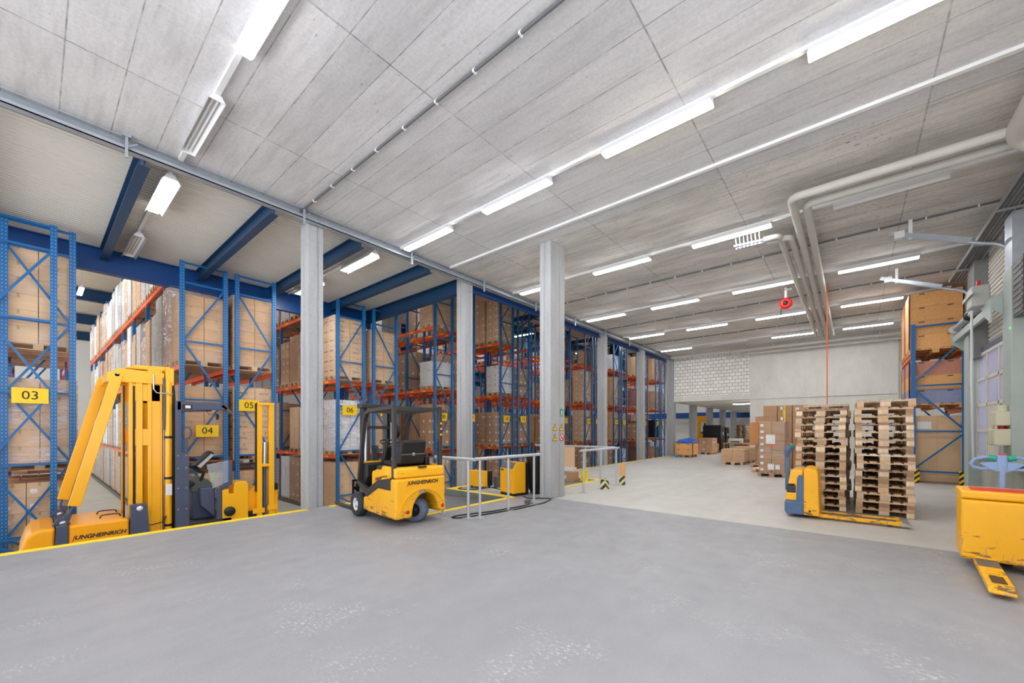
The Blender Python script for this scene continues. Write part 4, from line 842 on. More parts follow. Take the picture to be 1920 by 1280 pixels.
def wheel(t, nm, o, r, wd, ax, tm, rim, bolts=5):
    w_ = MB().lathe([(r * .55, -wd / 2), (r * .9, -wd / 2), (r, -wd * .33), (r, wd * .33), (r * .9, wd / 2), (r * .55, wd / 2)], (0, 0, 0), ax, 32).build(nm, tm, t, 0, 2, o)
    c = MB().lathe([(r * .56, wd * .42), (r * .5, wd * .46), (r * .42, wd * .28), (r * .2, wd * .30), (r * .18, wd * .4), (.001, wd * .4)], (0, 0, 0), ax, 28)
    c.lathe([(r * .56, -wd * .42), (r * .5, -wd * .46), (r * .42, -wd * .28), (.001, -wd * .3)], (0, 0, 0), ax, 28); c.build('rim', rim, w_)
    for i in range(bolts):
        a = 2 * PI * i / bolts; MB().lathe([(.013, wd * .27), (.013, wd * .34), (.001, wd * .34)], (r * .31 * math.sin(a), 0, r * .31 * math.cos(a)), 'y', 8).build('wheel_bolt', M['black'], w_)
    return w_
wheel(F, 'front_wheel', (1.42, .45, .225), .225, .17, 'y', M['rubber'], M['white'])
wheel(F, 'front_wheel', (1.42, -.45, .225), .225, .17, 'y', M['rubber'], M['white'])
rw = wheel(F, 'rear_wheel', (.26, -.04, .215), .215, .20, 'y', M['tyreg'], M['black']); rw.rotation_euler = (0, 0, math.radians(35))
m = MB().box(.15, .37, -.15, .07, .42, .56); m.build('steering_fork', M['anth'], F, .02)
for y in (.27, -.42): MB().lathe([(.001, -.004), (.032, -.004), (.032, .02), (.001, .02)], (-.001, y, .24 if y > 0 else .27), 'x', 18).build('rear_lamp', M['red'], F)
logo(F, (-.004, -.02, .715), (0, -1, 0), (0, 0, 1), .085)
text('lettering', 'JUNGHEINRICH', .062, [M['ink'], M['red']], F, (.56, Wd - .028, .775), (-1, 0, .18), (0.18, 0, 1), shear=.25, split=1, bold=.002)
MB().box(.27, .40, Wd - .03, Wd - .027, .86, .97).build('sticker', M['sticker'], F)
m = MB().box(-.03, .01, -.06, .04, .53, .58); m.box(-.05, -.02, -.02, .0, .535, .575); m.build('tow_pin', M['chrome'], F, .004)
MB().box(-.002, .03, -.1, .06, .96, .985).build('cover_latch', M['black'], F)
# ================================================================ PALLET TRUCKS
P1 = thing('pallet_truck', 'yellow and blue electric pallet truck before the tall wooden pallet stacks', 'pallet truck', (9.36, .93, 0), math.radians(-90))
def tiller(t, x, base, top, wide):
    MB().bar((x, 0, base), (x + (.0 if wide else .0), 0, top - .06), .07 if not wide else .085, .05, 0, (0, 1, 0)).build('tiller_arm', M['pblue'] if not wide else M['tblue'], t, .012)
    if wide:
        h = MB().prism([(-.19, top - .05), (-.10, top - .13), (0, top - .17), (.10, top - .13), (.19, top - .05), (.15, top - .04), (.07, top - .03), (-.07, top - .03), (-.15, top - .04)], 'x', x - .03, x + .03)
        h.build('tiller_head', M['tblue'], t, .015, 3)
        MB().box(x - .04, x + .04, -.045, .045, top - .16, top + .06).build('tiller_block', M['tblue'], t, .02, 3)
        for s_ in (1, -1):
            MB().tube([(x, s_ * .04, top + .01), (x, s_ * .13, top + .03), (x, s_ * .22, top + .0), (x, s_ * .255, top - .06), (x, s_ * .24, top - .10), (x, s_ * .17, top - .12), (x, s_ * .1, top - .12)], .02, 10).build('handle', M['tblue'], t)
            MB().tube([(x, s_ * .05, top + .012), (x, s_ * .11, top + .026)], .034, 14).build('twist_grip', M['teal'], t)
        MB().box(x - .03, x + .03, -.03, .03, top + .058, top + .075).build('belly_switch', M['red'], t, .006)
    else:
        h = MB().tube([(x - .01, 0, top - .14), (x, 0, top - .02), (x + .05, 0, top + .05), (x + .10, 0, top + .10)], [.035, .06, .07, .03], 12); h.build('tiller_head', M['pblue'], t)
        for s_ in (1, -1):
            MB().tube([(x + .07, s_ * .05, top + .09), (x + .06, s_ * .14, top + .07), (x + .02, s_ * .17, top + .0), (x, s_ * .1, top - .08)], .016, 8).build('handle', M['pblue'], t)
            MB().tube([(x + .07, s_ * .06, top + .09), (x + .065, s_ * .125, top + .075)], .036, 12).build('twist_grip', M['teal'], t)
        MB().lathe([(.001, 0), (.04, 0), (.036, .03), (.001, .04)], (x + .03, 0, top + .10), 'z', 14).build('belly_switch', M['red'], t)
b_ = MB().prism([(.0, .05), (-.02, .12), (-.02, .3), (.28, .3), (.28, .05)], 'y', -.36, .36).build('drive_base', M['pblue'], P1, .03, 3)
MB().prism([(-.01, .3), (-.0, .45), (.14, .45), (.14, .6), (.03, .6), (.07, .86), (.26, .87), (.26, .3)], 'y', -.33, .33).build('motor_cover', M['yel'], P1, .025, 3)
MB().box(.01, .15, -.335, .335, .45, .58).build('battery_slot', M['anth'], P1, .01)
MB().prism([(.15, .07), (.17, .72), (.2, .78), (.27, .78), (.27, .07)], 'y', -.345, .345).build('side_panel', M['pblue'], P1, .01)
MB().prism([(.27, .06), (.27, .9), (.35, .92), (.46, .88), (.48, .82), (.50, .06)], 'y', -.365, .365).build('mast_cover', M['yelw'], P1, .02, 3)
for s_ in (1, -1):
    MB().prism([(.48, .035), (.48, .10), (1.55, .10), (1.66, .07), (1.66, .035)], 'y', s_ * .19 - .085, s_ * .19 + .085).build('fork', M['yelw'], P1, .01)
    MB().box(.52, 1.5, s_ * .19 - .07, s_ * .19 + .07, .10, .104).build('fork_top', M['girdle'], P1)
    MB().tube([(1.42, s_ * .19 - .04, .042), (1.42, s_ * .19 + .04, .042)], .04, 14).build('load_roller', M['rubber'], P1)
    MB().prism([(1.56, .035), (1.56, .1), (1.665, .072), (1.67, .04)], 'y', s_ * .19 - .087, s_ * .19 + .087).build('fork_tip', M['chrome'], P1)
MB().lathe([(.001, 0), (.018, 0), (.018, -.01), (.001, -.01)], (.36, -.366, .14), 'y', 12).build('bolt', M['black'], P1)
MB().lathe([(.05, -.05), (.11, -.05), (.11, .05), (.05, .05)], (.12, 0, .11), 'y', 18).build('drive_wheel', M['rubber'], P1)
tiller(P1, -.01, .45, 1.22, False)
P2 = thing('pallet_truck', 'yellow pallet truck by the gate wall, seen from its fork side, blue tiller behind', 'pallet truck', (7.62, -1.42, 0), math.radians(180 - 4))
MB().box(0.02, .60, -.39, .39, .10, .80).build('body', M['yelw'], P2, .03, 3)
MB().box(0.0, .605, -.395, .395, .806, .90).build('battery_cover', M['yelw'], P2, .025, 3)
MB().box(.3, .607, .385, .402, .25, .78).build('side_rail', M['anth'], P2, .005)
MB().box(.22, .5, -.3, .22, .9, .912).build('warning_strip', M['red'], P2)
for s_ in (1, -1):
    y = s_ * .20; fk = MB(); fk.prism([(.58, .06), (.58, .13), (1.62, .11), (1.74, .075), (1.74, .045)], 'y', y - .09, y + .09); fo = fk.build('fork', M['yelw'], P2, .012)
    MB().box(1.30, 1.56, y - .05, y + .05, .112, .118).build('fork_opening', M['anth'], fo)
    MB().box(.62, .95, y - .085, y + .085, .125, .13).build('wear_band', M['girdle'], fo)
    MB().tube([(1.45, y - .04, .045), (1.45, y + .04, .045)], .042, 14).build('load_roller', M['rubber'], fo)
MB().lathe([(.05, -.05), (.11, -.05), (.11, .05), (.05, .05)], (.15, 0, .11), 'y', 18).build('drive_wheel', M['rubber'], P2)
tiller(P2, -.10, .55, 1.24, True)
# ================================================================ WOODEN PALLET STACKS
ptop, pblk, pbot = pallet_mb(1.2, 0.8, True)
PT = [ptop.mesh('deck', M[k]) for k in ('wood', 'woodd', 'woodp')]
PB = {}
for i, b in enumerate(pblk):
    cx, cy_ = (b[0] + b[1]) / 2, (b[2] + b[3]) / 2
    PB[i] = (cx, cy_, [MB().box(b[0] - cx, b[1] - cx, b[2] - cy_, b[3] - cy_, b[4], b[5]).mesh('block', M[k]) for k in ('wood', 'woodd', 'woodp', 'woodp')])
PO = [(b, MB().box(b[0], b[1], -(b[3] - b[2]) / 2, (b[3] - b[2]) / 2, b[4], b[5]).mesh('bottom_board', M['wood'])) for b in pbot]
rp = random.Random(5)
def euro_pallet(loc, rz, label, group=None, name='wooden_pallet'):
    t = thing(name, label, 'pallet', loc, rz, group)
    q = rp.choice((0, 0, 1, 2)); ob('deck', PT[q], t)
    for i in range(9): ob('block', rp.choice(PB[i][2]), t, (PB[i][0], PB[i][1], 0))
    for b, me in PO: ob('bottom_board', me, t, (0, (b[2] + b[3]) / 2, 0))
    return t
def stack(x, y, n, place, lo=0):
    for i in range(n):
        if i < lo: ox = oy = 0
        else: ox, oy = rp.uniform(-.02, .02), rp.uniform(-.022, .022)
        euro_pallet((x + ox, y + oy, .1445 * i), rp.uniform(-.012, .012), 'bare wooden pallet, %s from the floor in the stack %s' % (ORD[i + 1], place), 'pallet stack ' + place)
stack(10.72, .47, 14, 'behind the yellow pallet truck')
stack(10.72, -.47, 15, 'nearer the gate, behind the forks')
stack(12.0, .42, 15, 'half hidden by the front stack')
stack(12.0, -.46, 15, 'at the back, nearer the gate')
# ================================================================ GOODS NEAR THE FAR WALL
def sheet(t, name, x, y, z, w_, h_, mat='paper'):
    MB().box(-.002, 0, -w_ / 2, w_ / 2, 0, h_).build(name, M[mat], t, 0, 2, (x, y, z))
a = thing('pallet_load', 'tall film wrapped brown carton load with white sheet, on a dark pallet', 'pallet load', (16.65, 2.06, 0))
ob('pallet', pallet_mb(1.2, .8).mesh('pallet', M['woodd']), a)
for i in range(8):
    for j in range(2): ob('carton', carton_mesh(1.1, .37, .215, 'brown', False), a, (0, -.185 + .37 * j, .144 + .215 * i))
ob('stretch_wrap', wrap_mesh(1.12, .77, .1, 1.88, 3, False), a)
for i in range(8): sheet(a, 'carton_label', -.566, .28, .2 + .215 * i, .09, .08)
sheet(a, 'paper_sheet', -.567, .03, 1.12, .26, .31); sheet(a, 'orange_sticker', -.567, -.02, 1.03, .13, .07, 'orange')
sheet(a, 'paper_label', -.567, .02, .24, .18, .2); sheet(a, 'paper_label', -.567, -.17, .26, .13, .16)
text('print', 'FRAGILE', .035, M['ink'], a, (-.571, .02, .34), (0, -1, 0), (0, 0, 1)) if False else None
b = thing('carton_load', 'highest brown carton stack with yellow vertical tape, behind the wrapped load', 'pallet load', (18.87, 1.95, 0))
ob('pallet', EP, b)
for i in range(6):
    for j in range(3 if i < 6 else 2):
        ob('carton', carton_mesh(1.15, .46, .395, 'brown', False), b, (0, -.5 + .47 * j, .144 + .395 * i))
MB().box(-.58, -.576, -.05, 0.02, 1.5, 2.5).build('yellow_tape', M['sticker'], b)
for y, z in ((.05, 2.35), (-.42, 2.3), (-.5, 2.0), (.05, 1.95), (-.66, 1.9), (-.45, 1.7)): sheet(b, 'carton_label', -.578, y, z, .11, .12)
b2 = thing('carton_load', 'brown carton stack partly hidden, one step lower, by the opening in the far wall', 'pallet load', (20.1, 2.85, 0))
ob('pallet', EP, b2)
for i in range(5): ob('carton', carton_mesh(1.15, .62, .40, 'brown', False), b2, (0, -.08, .144 + .40 * i))
MB().box(-.66, -.60, .1, .42, .95, 1.9).build('cardboard_sheet', M['skin'], b2)
euro_pallet((17.76, 2.26, 0), PI / 2, 'yellowish empty pallet on the floor peeking out behind the tall wrapped load')
lw = load('tan', .55, (21.0, 4.12, 0), 'low film wrapped carton load on a pallet before the opening', True, 1, 1.2, .95, rz=.02)
lw2 = load('tan', .6, (22.6, 4.0, 0), 'low tan carton load just behind the other low load', False, 1, 1.2, .9)
# crate with a blue tarpaulin, broom
cr = thing('wooden_crate', 'pine crate of two stacked collars on a pallet, under a blue tarpaulin', 'crate', (24.55, 7.34, 0))
ob('pallet', EP, cr)
def collar(t, L, W, z, h, mat, slots=True, dark=False):
    m = MB()
    for s_ in (1, -1): m.box(-L / 2, L / 2, s_ * (W / 2 - .012) - .012, s_ * (W / 2 - .012) + .012, z, z + h - .004); m.box(s_ * (L / 2 - .012) - .012, s_ * (L / 2 - .012) + .012, -W / 2, W / 2, z, z + h - .004)
    m.build('collar', M[mat], t)
    m = MB()
    for sx in (1, -1):
        for sy in (1, -1): m.box(sx * L / 2 - .05, sx * L / 2 + .05 * 0 + .004 * sx, sy * W / 2 - .002, sy * W / 2 + .004, z, z + h - .01) if False else None
    for sx in (1, -1):
        for sy in (1, -1):
            m.box(min(sx * (L / 2 - .09), sx * (L / 2 + .004)), max(sx * (L / 2 - .09), sx * (L / 2 + .004)), min(sy * (W / 2 - .001), sy * (W / 2 + .004)), max(sy * (W / 2 - .001), sy * (W / 2 + .004)), z, z + h - .008)
    m.build('corner_iron', M['redst'], t)
    if slots:
        m = MB()
        for y in (-W * .26, W * .26): m.box(-L / 2 - .003, -L / 2 + .001, y - .06, y + .06, z + h - .06, z + h - .035)
        m.build('slot', M['black'], t)
for i in range(2): collar(cr, 1.2, 1.0, .145 + .33 * i, .33, 'pine')
tp = MB(); n = 14; vs = []; rt = random.Random(3)
for i in range(n + 1):
    for j in range(n + 1):
        u, v = i / n, j / n; e = math.sin(PI * u) * math.sin(PI * v)
        vs.append((-.62 + 1.24 * u, -.5 + 1.0 * v, .83 + .24 * e ** .4 + rt.uniform(-.035, .035)))
tp.add(vs, [(i * (n + 1) + j, (i + 1) * (n + 1) + j, (i + 1) * (n + 1) + j + 1, i * (n + 1) + j + 1) for i in range(n) for j in range(n)], 0, True)
o = tp.build('tarpaulin', M['tarp']); o.location = (24.55, 7.3, 0); so = o.modifiers.new('Solidify', 'SOLIDIFY'); so.thickness = .01; tag(o, 'crumpled blue tarpaulin lying on the pine crate', 'tarpaulin')
t = thing('broom', 'broom with a blue head leaning on the pine crate', 'broom', (23.75, 7.6, 0))
MB().tube([(0, 0, .05), (.1, .18, 1.25)], .015, 8).build('handle', M['pine'], t); MB().box(-.06, .06, -.2, .12, 0, .09).build('head', M['blueh'], t)
# goods deeper in the passage
for i, (x, y, k, h, lab) in enumerate(((28.2, 7.1, 'brown', .9, 'brown carton load standing just behind the pine crate'), (32.6, 5.9, 'dark', .75, 'dark brown load low in the passage, behind two brown loads'), (29.6, 7.3, 'brown', .5, 'low brown carton load in the passage beside the dark one'))):
    load(k, h, (x, y, 0), lab, False, 0, 1.2, .8)
load('black', 1.75, (31.5, 7.55, 0), 'black film wrapped load with silver shine, in the passage', W=1.2, D=1.2); load('black', 1.6, (33.9, 7.65, 0), 'black wrapped load, second one deeper in the passage', W=1.2, D=1.0)
for i in range(9): euro_pallet((36.4, 6.6 + .03 * (i % 3), .63 + .1445 * i), 0, 'pallet, %s from below, in the far stack inside the passage' % ORD[i + 1], 'pallet stack in the passage')
t = thing('work_bench', 'low brown bench carrying a grey machine inside the passage', 'bench', (30.5, 5.9, 0))
MB().box(-.5, .5, -.9, .75, .62, .68).build('bench_top', M['skin'], t)
for sx in (-.42, .42):
    for sy in (-.8, .65): MB().box(sx - .04, sx + .04, sy - .04, sy + .04, 0, .62).build('leg', M['woodd'], t)
MB().box(35.7, 37.1, 6.1, 7.1, 0, .62).build('x', M['woodd']).name = 'pallet_plinth'; o = bpy.data.objects['pallet_plinth']; tag(o, 'dark wooden base under the far pallet stack in the passage', 'plinth')
t = thing('office_machine', 'pale grey machine standing on the brown bench in the passage', 'machine', (30.4, 5.95, .682))
MB().prism([(-.3, 0), (-.3, .22), (.1, .3), (.3, .3), (.3, 0)], 'y', -.42, .42).build('casing', M['mgrey'], t, .02); MB().box(-.305, -.3, -.3, .2, .06, .12).build('tray_slot', M['black'], t)
t = thing('forklift_mast', 'orange yellow forklift mast standing between the passage columns', 'forklift', (34.2, 8.9, 0))
for y in (-.42, .42): MB().box(-.1, .1, y - .13, y + .13, 0, 2.6).build('mast_rail', M['yeld'], t)
for z, h in ((2.15, .5), (.9, .4)): MB().box(-.12, .12, -.55, .55, z, z + h).build('mast_crossbar', M['yeld'], t)
MB().box(.1, 1.6, -.5, .5, .1, 1.4).build('body', M['black'], t, .05)
MB().tube([(0, -.05, .1), (0, -.05, 2.1)], .06, 10).build('lift_cylinder', M['black'], t)
# ================================================================ RACK WITH CRATES BY THE GATE WALL
RX, RY0, RY1 = 17.2, -1.44, -2.49
t = thing('crate_rack', 'blue rack by the gate wall holding pine collar crates', 'rack', (RX, RY0, 0))
pst = MB().box(-.04, .04, -.05, .05, 0, 4.78).mesh('post', M['post'])
fm = MB()
for z in (.35, 1.55, 2.92, 4.7): fm.bar((0, 0, z), (0, RY1 - RY0, z), .03, .05)
for z0, z1, d in ((.4, 1.5, 0), (1.6, 2.85, 1), (2.98, 4.2, 0)):
    y0, y1 = (0, RY1 - RY0) if d == 0 else (RY1 - RY0, 0)
    fm.bar((0, y0, z0), (0, y1, z1), .03, .045)
fm = fm.mesh('upright_frame', M['blue'])
for x in (0, 2.75):
    f = ob('upright_frame', fm, t, (x, 0, 0)); ob('post', pst, f); ob('post', pst, f, (0, RY1 - RY0, 0))
for z in (2.24, 3.9):
    for y in (.02, RY1 - RY0 - .02): MB().box(.05, 2.7, y - .025, y + .025, z - .12, z).build('beam', M['orange'], t)
CW = 1.14
for lv, zb, mats in (('lower beams', 2.243, ('woodb', 'pine', 'woodr')), ('upper beams', 3.903, ('pine', 'pine', 'pine', 'pine'))):
    for k_, x in (('front', RX + .72), ('rear', RX + 2.02)):
        c = thing('collar_crate', '%s pine collar crate with dark red corners, %s of the gate side rack' % (k_, lv), 'crate', (x, -1.93, zb), 0, 'pine collar crates')
        ob('pallet', pallet_mb(1.2, CW).mesh('pallet', M['pine']), c)
        for i, mt_ in enumerate(mats): collar(c, 1.2, CW, .145 + .425 * i, .425, mt_)
c = thing('large_carton', 'large plain cardboard box with a white sheet under the collar crates', 'carton', (RX + .75, -1.96, 0))
MB().box(-.62, .62, -.48, .5, .05, 2.02).build('box', M['pale'], c, .01); MB().box(-.62, .62, -.5, .5, 0, .05).build('base', M['woodd'], c)
MB().box(-.625, -.62, .12, .42, 1.62, 1.84).build('paper_sheet', M['paper'], c); MB().box(-.623, -.62, -.002, .002, .05, 2.02).build('seam', M['brown'], c)
for y, lab in ((RY0, 'yellow and black striped guard at the free foot of the crate rack'), (RY1, 'yellow and black striped guard at the crate rack foot beside the gate frame')):
    t = thing('post_guard', lab, 'post guard', (RX - .18, y, 0), 0, 'striped rack post guards')
    m = MB(); m.box(0, .02, -.1, .13, 0, .42); m.box(0, .14, -.12, -.1, 0, .42); m.build('plate', M['hazard'], t, .004)
# ================================================================ SECTIONAL GATE
G = thing('door_1', 'x', 'door', (13.33, -2.36, 0)); del G['label']; del G['category']; G['kind'] = 'structure'
m = MB(); X0, X1 = -1.42, 1.42; PX = (X1 - X0) / 3; zs = [.98, 1.58, 2.18, 2.78, 3.36]
for z in zs: m.box(X0, X1, -.02, .03, z - .035, z + .035)
for x in (X0, X0 + PX, X0 + 2 * PX, X1): m.box(x - .03, x + .03, -.02, .03, zs[0], zs[-1])
m.box(X0 + PX, X0 + 2 * PX, -.015, .02, zs[0], zs[2] + .02)
m.build('door_panel_frame', M['cladd'], G)
for i in range(4):
    for j in range(3):
        if j == 1 and i < 2: continue
        MB().box(X0 + PX * j + .03, X0 + PX * (j + 1) - .03, -.004, .004, zs[i] + .035, zs[i + 1] - .035).build('door_pane', M['paneg'], G)
MB().box(X0, X1, -.03, .03, 3.4, 3.52).build('door_seal', M['slate'], G)
for x, w_ in ((X0 - .60, .55), (X1 + .04, .5)):
    o = MB().box(x, x + w_, -.08, .16, .0 if x > 0 else .95, 4.55).build('door_jamb', M['gsteel'], G, .01)
jm = MB().box(X0 - .55, X0 - .08, -.06, .14, 4.55, 5.55).build('door_jamb_head', M['galv'], G)
def rail_track(x, name):
    pts = [Vector((x, -.75, 5.72)), Vector((x, -1.95, 5.22))] + [Vector((x, -1.95 - .36 * math.sin(a), 4.86 + .36 * math.cos(a) - .02)) for a in [PI / 2 * i / 8 for i in range(1, 9)]] + [Vector((x, -2.31, 1.0))]
    t = thing('door_track', name, 'door track', (0, 0, 0))
    MB().tube(pts, .035, 8).build('rail', M['galv'], t)
    MB().bar((x - .02, -.62, 5.80), (x - .02, -1.8, 5.32), .05, .09).build('stiffener', M['galv'], t)
    m = MB().box(x - .03, x + .03, -.98, -.92, 5.60, 6.0); m.box(x - .06, x + .06, -.86, -.70, 5.66, 5.80); m.build('hanger', M['white'], t)
rail_track(11.85, 'sloping steel gate track nearer the viewer, hung from the ceiling'); rail_track(15.2, 'sloping steel gate track near the pine crates')
t = thing('door_shaft', 'grey spring shaft and beam above the sectional gate', 'door shaft', (12.2, -2.14, 4.28))
MB().box(.3, 3.95, -.03, .03, -.34, -.18).build('beam', M['gsteel'], t)
MB().tube([(.9, 0, 0), (3.7, 0, -.0)], .025, 10).build('shaft', M['chrome'], t)
MB().tube([(2.3, 0, 0), (3.55, 0, 0)], .075, 16).build('spring', M['galv'], t); MB().tube([(1.15, 0, 0), (1.8, 0, 0)], .07, 16).build('spring', M['galv'], t)
MB().lathe([(.001, -.03), (.12, -.03), (.12, .03), (.001, .03)], (3.75, 0, 0), 'x', 20).build('cable_drum', M['mgrey'], t); MB().lathe([(.001, -.03), (.10, -.03), (.10, .03), (.001, .03)], (2.05, 0, 0), 'x', 20).build('cable_drum', M['black'], t)
for x in (-.35, 3.8): MB().prism([(-.2, -.1), (.06, -.1), (.06, -.36), (-.2, -.62)], 'x', x, x + .02).build('gusset', M['gsteel'], t)
MB().prism([(-.35, -.14), (.5, -.12), (.12, -.42), (-.35, -.62)], 'y', .07, .09).build('gusset', M['gsteel'], t)
t = thing('gate_motor', 'grey gate motor box with red tip above the gate', 'motor', (12.6, -2.02, 4.12))
MB().box(-.25, .24, -.12, .14, 0, .42).build('casing', M['mgrey'], t, .03, 3); MB().box(-.55, .38, .161, .175, .2, .27).build('strap', M['mgrey'], t); MB().box(-.2, -.14, 0, .06, .42, .52).build('release_tip', M['red'], t, .01)
tag(MB().tube([(12.78, -1.95, 4.2), (12.8, -1.95, 2.6), (12.78, -1.97, 1.0)], .02, 8).build('hand_chain', M['white']), 'pale hand chain hanging from the gate motor', 'chain')
t = thing('dock_control_unit', 'cream hydraulic control unit with red valve fixed on the gate jamb', 'control unit', (11.55, -2.15, 1.32))
MB().box(-.2, .22, -.12, .15, 0, .3).build('tank', M['cream'], t, .02); MB().box(-.18, .16, -.1, .12, .36, .62).build('housing', M['cream'], t, .02); MB().tube([(.05, 0, .28), (.05, 0, .4)], .06, 12).build('valve', M['red'], t); MB().tube([(0, 0, .6), (0, 0, .74)], .075, 14).build('motor', M['cream'], t)
MB().tube([(.18, .05, .5), (.32, .06, .55), (.36, .06, .3), (.34, .06, .0)], .018, 8).build('hose', M['cream'], t)
tag(MB().box(11.36, 11.39, -2.199, -2.19, 3.43, 3.46).build('indicator_lamp', M['gled']), 'tiny green indicator lamp on the gate jamb', 'indicator')
t = thing('wall_grille', 'dark louvred fan unit on the ribbed wall beside the gate', 'fan unit', (10.85, -2.2, 4.05))
MB().box(-.3, .25, -.24, .02, -.48, .48).build('frame', M['black'], t); MB().box(-.26, .2, .02, .03, -.44, -.40).build('louvre', M['girdle'], t)
gl = MB().box(-.26, .2, .02, .03, 0, .04).mesh('louvre', M['girdle'])
for i in range(8): ob('louvre', gl, t, (0, 0, -.34 + .1 * i))
t = thing('cable_tray', 'wide grey cable tray under the ceiling along the gate wall', 'cable tray', (0, 0, 0))
m = MB(); m.box(9.3, 16.0, -2.35, -2.335, 5.58, 5.66); m.box(9.3, 16.0, -2.04, -2.025, 5.58, 5.66); x = 5.1
m.build('side_rail', M['tray'], t)
m = MB()
for y in (-2.3, -2.24, -2.18, -2.12, -2.07): m.box(9.3, 16.0, y - .018, y + .018, 5.585, 5.60)
m.build('tray_base', M['girdle'], t)
for x in (9.4, 11.2, 13.0, 14.8): m = MB(); m.box(x, x + .04, -2.48, -2.0, 5.53, 5.57); m.box(x - .02, x + .06, -2.48, -2.42, 5.45, 5.75); m.build('bracket', M['tray'], t)
# ================================================================ RAILINGS, CHARGERS AND SMALL THINGS BY THE LOADING PITS
def railing(label, posts, rails, yfoot=False):
    t = thing('guard_rail', label, 'railing', (posts[0][0], posts[0][1], 0)); ox, oy = posts[0]
    for p in posts:
        MB().tube([(p[0] - ox, p[1] - oy, 0), (p[0] - ox, p[1] - oy, 1.05)], .024, 12).build('post', M['rail'], t)
        MB().box(-.075, .075, -.075, .075, 0, .01).build('foot_plate', M['rail'], t, 0, 2, (p[0] - ox, p[1] - oy, 0))
    MB().tube([(a - ox, b - oy, 1.07) for a, b in rails], .032, 12).build('top_rail', M['rail'], t)
    return t
railing('short steel railing running back beside the forklift', [(5.09, 5.32), (5.09, 6.02)], [(5.09, 5.16), (5.09, 6.25)])
railing('steel railing with three posts in front of the battery chargers', [(5.29, 5.22), (6.08, 5.21), (6.9, 5.19)], [(5.16, 5.22), (7.08, 5.18)])
railing('steel railing with three posts past the free concrete column', [(9.04, 5.22), (9.95, 5.21), (10.86, 5.2)], [(8.86, 5.22), (11.02, 5.2)])
railing('steel railing running towards the racks behind the free column', [(11.12, 6.36), (11.12, 7.9)], [(11.1, 5.35), (11.12, 8.3)])
t = thing('battery_charger', 'large yellow battery charger with sloped grey panel beside the free column', 'charger', (7.72, 6.42, 0), math.radians(-12))
MB().prism([(-.24, .06), (-.24, .66), (-.15, .80), (.14, .80), (.14, .06)], 'y', -.27, .27).build('housing', M['yel'], t, .01)
MB().box(.142, .25, -.265, .265, .06, .79).build('rear_housing', M['black'], t, .01); MB().box(-.23, .24, -.26, .26, 0, .06).build('plinth', M['black'], t)
MB().prism([(-.245, .665), (-.156, .803), (-.13, .803), (-.13, .79), (-.23, .65)], 'y', -.255, .255).build('control_panel', M['girdle'], t)
for y in (-.17, -.1): MB().box(-.215, -.205, y - .02, y + .02, .72, .745).build('button', M['tray'], t)
MB().box(-.243, -.24, .13, .23, .60, .63).build('type_mark', M['ink'], t)
t = thing('battery_charger', 'small yellow battery charger with black vented side near the pit corner', 'charger', (7.98, 7.85, .06), math.radians(-8))
MB().box(-.2, .04, -.26, .26, 0, .42).build('housing', M['yel'], t, .01); MB().box(.042, .22, -.25, .25, .0, .40).build('vent_housing', M['black'], t, .006); MB().box(-.203, -.2, -.12, -.06, .06, .15).build('warning_label', M['sticker'], t)
MB().tube([(.15, -.26, .3), (.1, -.3, .2), (.16, -.3, .1), (.2, -.27, .02)], .012, 6).build('lead', M['rubberc'], t)
for x, y in ((-.15, -.2), (.15, -.2), (-.15, .2), (.15, .2)): MB().box(x - .02, x + .02, y - .02, y + .02, -.06, 0).build('foot', M['black'], t)
tag(MB().box(8.2, 8.36, 7.42, 7.56, 0, .3).build('junction_box', M['girdle']), 'small dark grey box on the floor between the two chargers', 'box')
t = thing('sack_truck', 'blue tube trolley holding a black sack beside the free concrete column', 'trolley', (8.46, 6.02, 0))
for y in (-.2, .2): MB().tube([(-.1, y, .02), (-.06, y, .95), (-.02, y * .9, 1.04), (.05, y * .7, 1.06)], .016, 8).build('frame_tube', M['blueh'], t)
MB().box(-.32, -.08, -.24, .24, .0, .02).build('toe_plate', M['blueh'], t)
MB().tube([(-.08, -.2, .3), (-.08, .2, .3)], .014, 8).build('frame_bar', M['blueh'], t)
for y in (-.25, .25): MB().lathe([(.02, -.02), (.09, -.02), (.09, .02), (.02, .02)], (0, y, .09), 'y', 16).build('wheel', M['rubber'], t)
t2 = MB(); vs = []; rs = random.Random(8)
for j in range(9):
    for q in range(14):
        a = 2 * PI * q / 14; r = (.13, .19, .2, .2, .2, .21, .22, .23, .235)[j] + rs.uniform(-.012, .012); vs.append((r * math.cos(a), r * math.sin(a), .03 + .118 * j))
t2.add(vs, [(j * 14 + q, j * 14 + (q + 1) % 14, (j + 1) * 14 + (q + 1) % 14, (j + 1) * 14 + q) for j in range(8) for q in range(14)] + [tuple(range(14))], 0, True)
o = t2.build('refuse_sack', M['sackb']); o.location = (8.12, 6.05, 0.0); tag(o, 'open black refuse sack hanging on the blue trolley', 'sack')
def cable(label, pts, r=.013): tag(MB().tube(pipe_path([(x, y, r) for x, y in pts], .12, 4), r, 6).build('charging_cable', M['rubberc']), label, 'cable')
cable('black charging cable looping on the floor along the railing feet', [(7.55, 6.0), (7.4, 5.75), (7.75, 5.3), (7.2, 5.12), (6.3, 5.14), (5.5, 5.28), (4.95, 5.42), (4.86, 5.58), (5.1, 5.6), (5.8, 5.36), (6.6, 5.26), (7.0, 5.28)])
cable('black cable snaking from the small charger towards the pit', [(7.75, 7.62), (7.4, 7.8), (7.35, 8.12), (7.6, 8.2)])
cable('black cable between the small and the large charger', [(8.15, 7.6), (8.0, 7.2), (8.05, 6.9), (7.9, 6.7)])
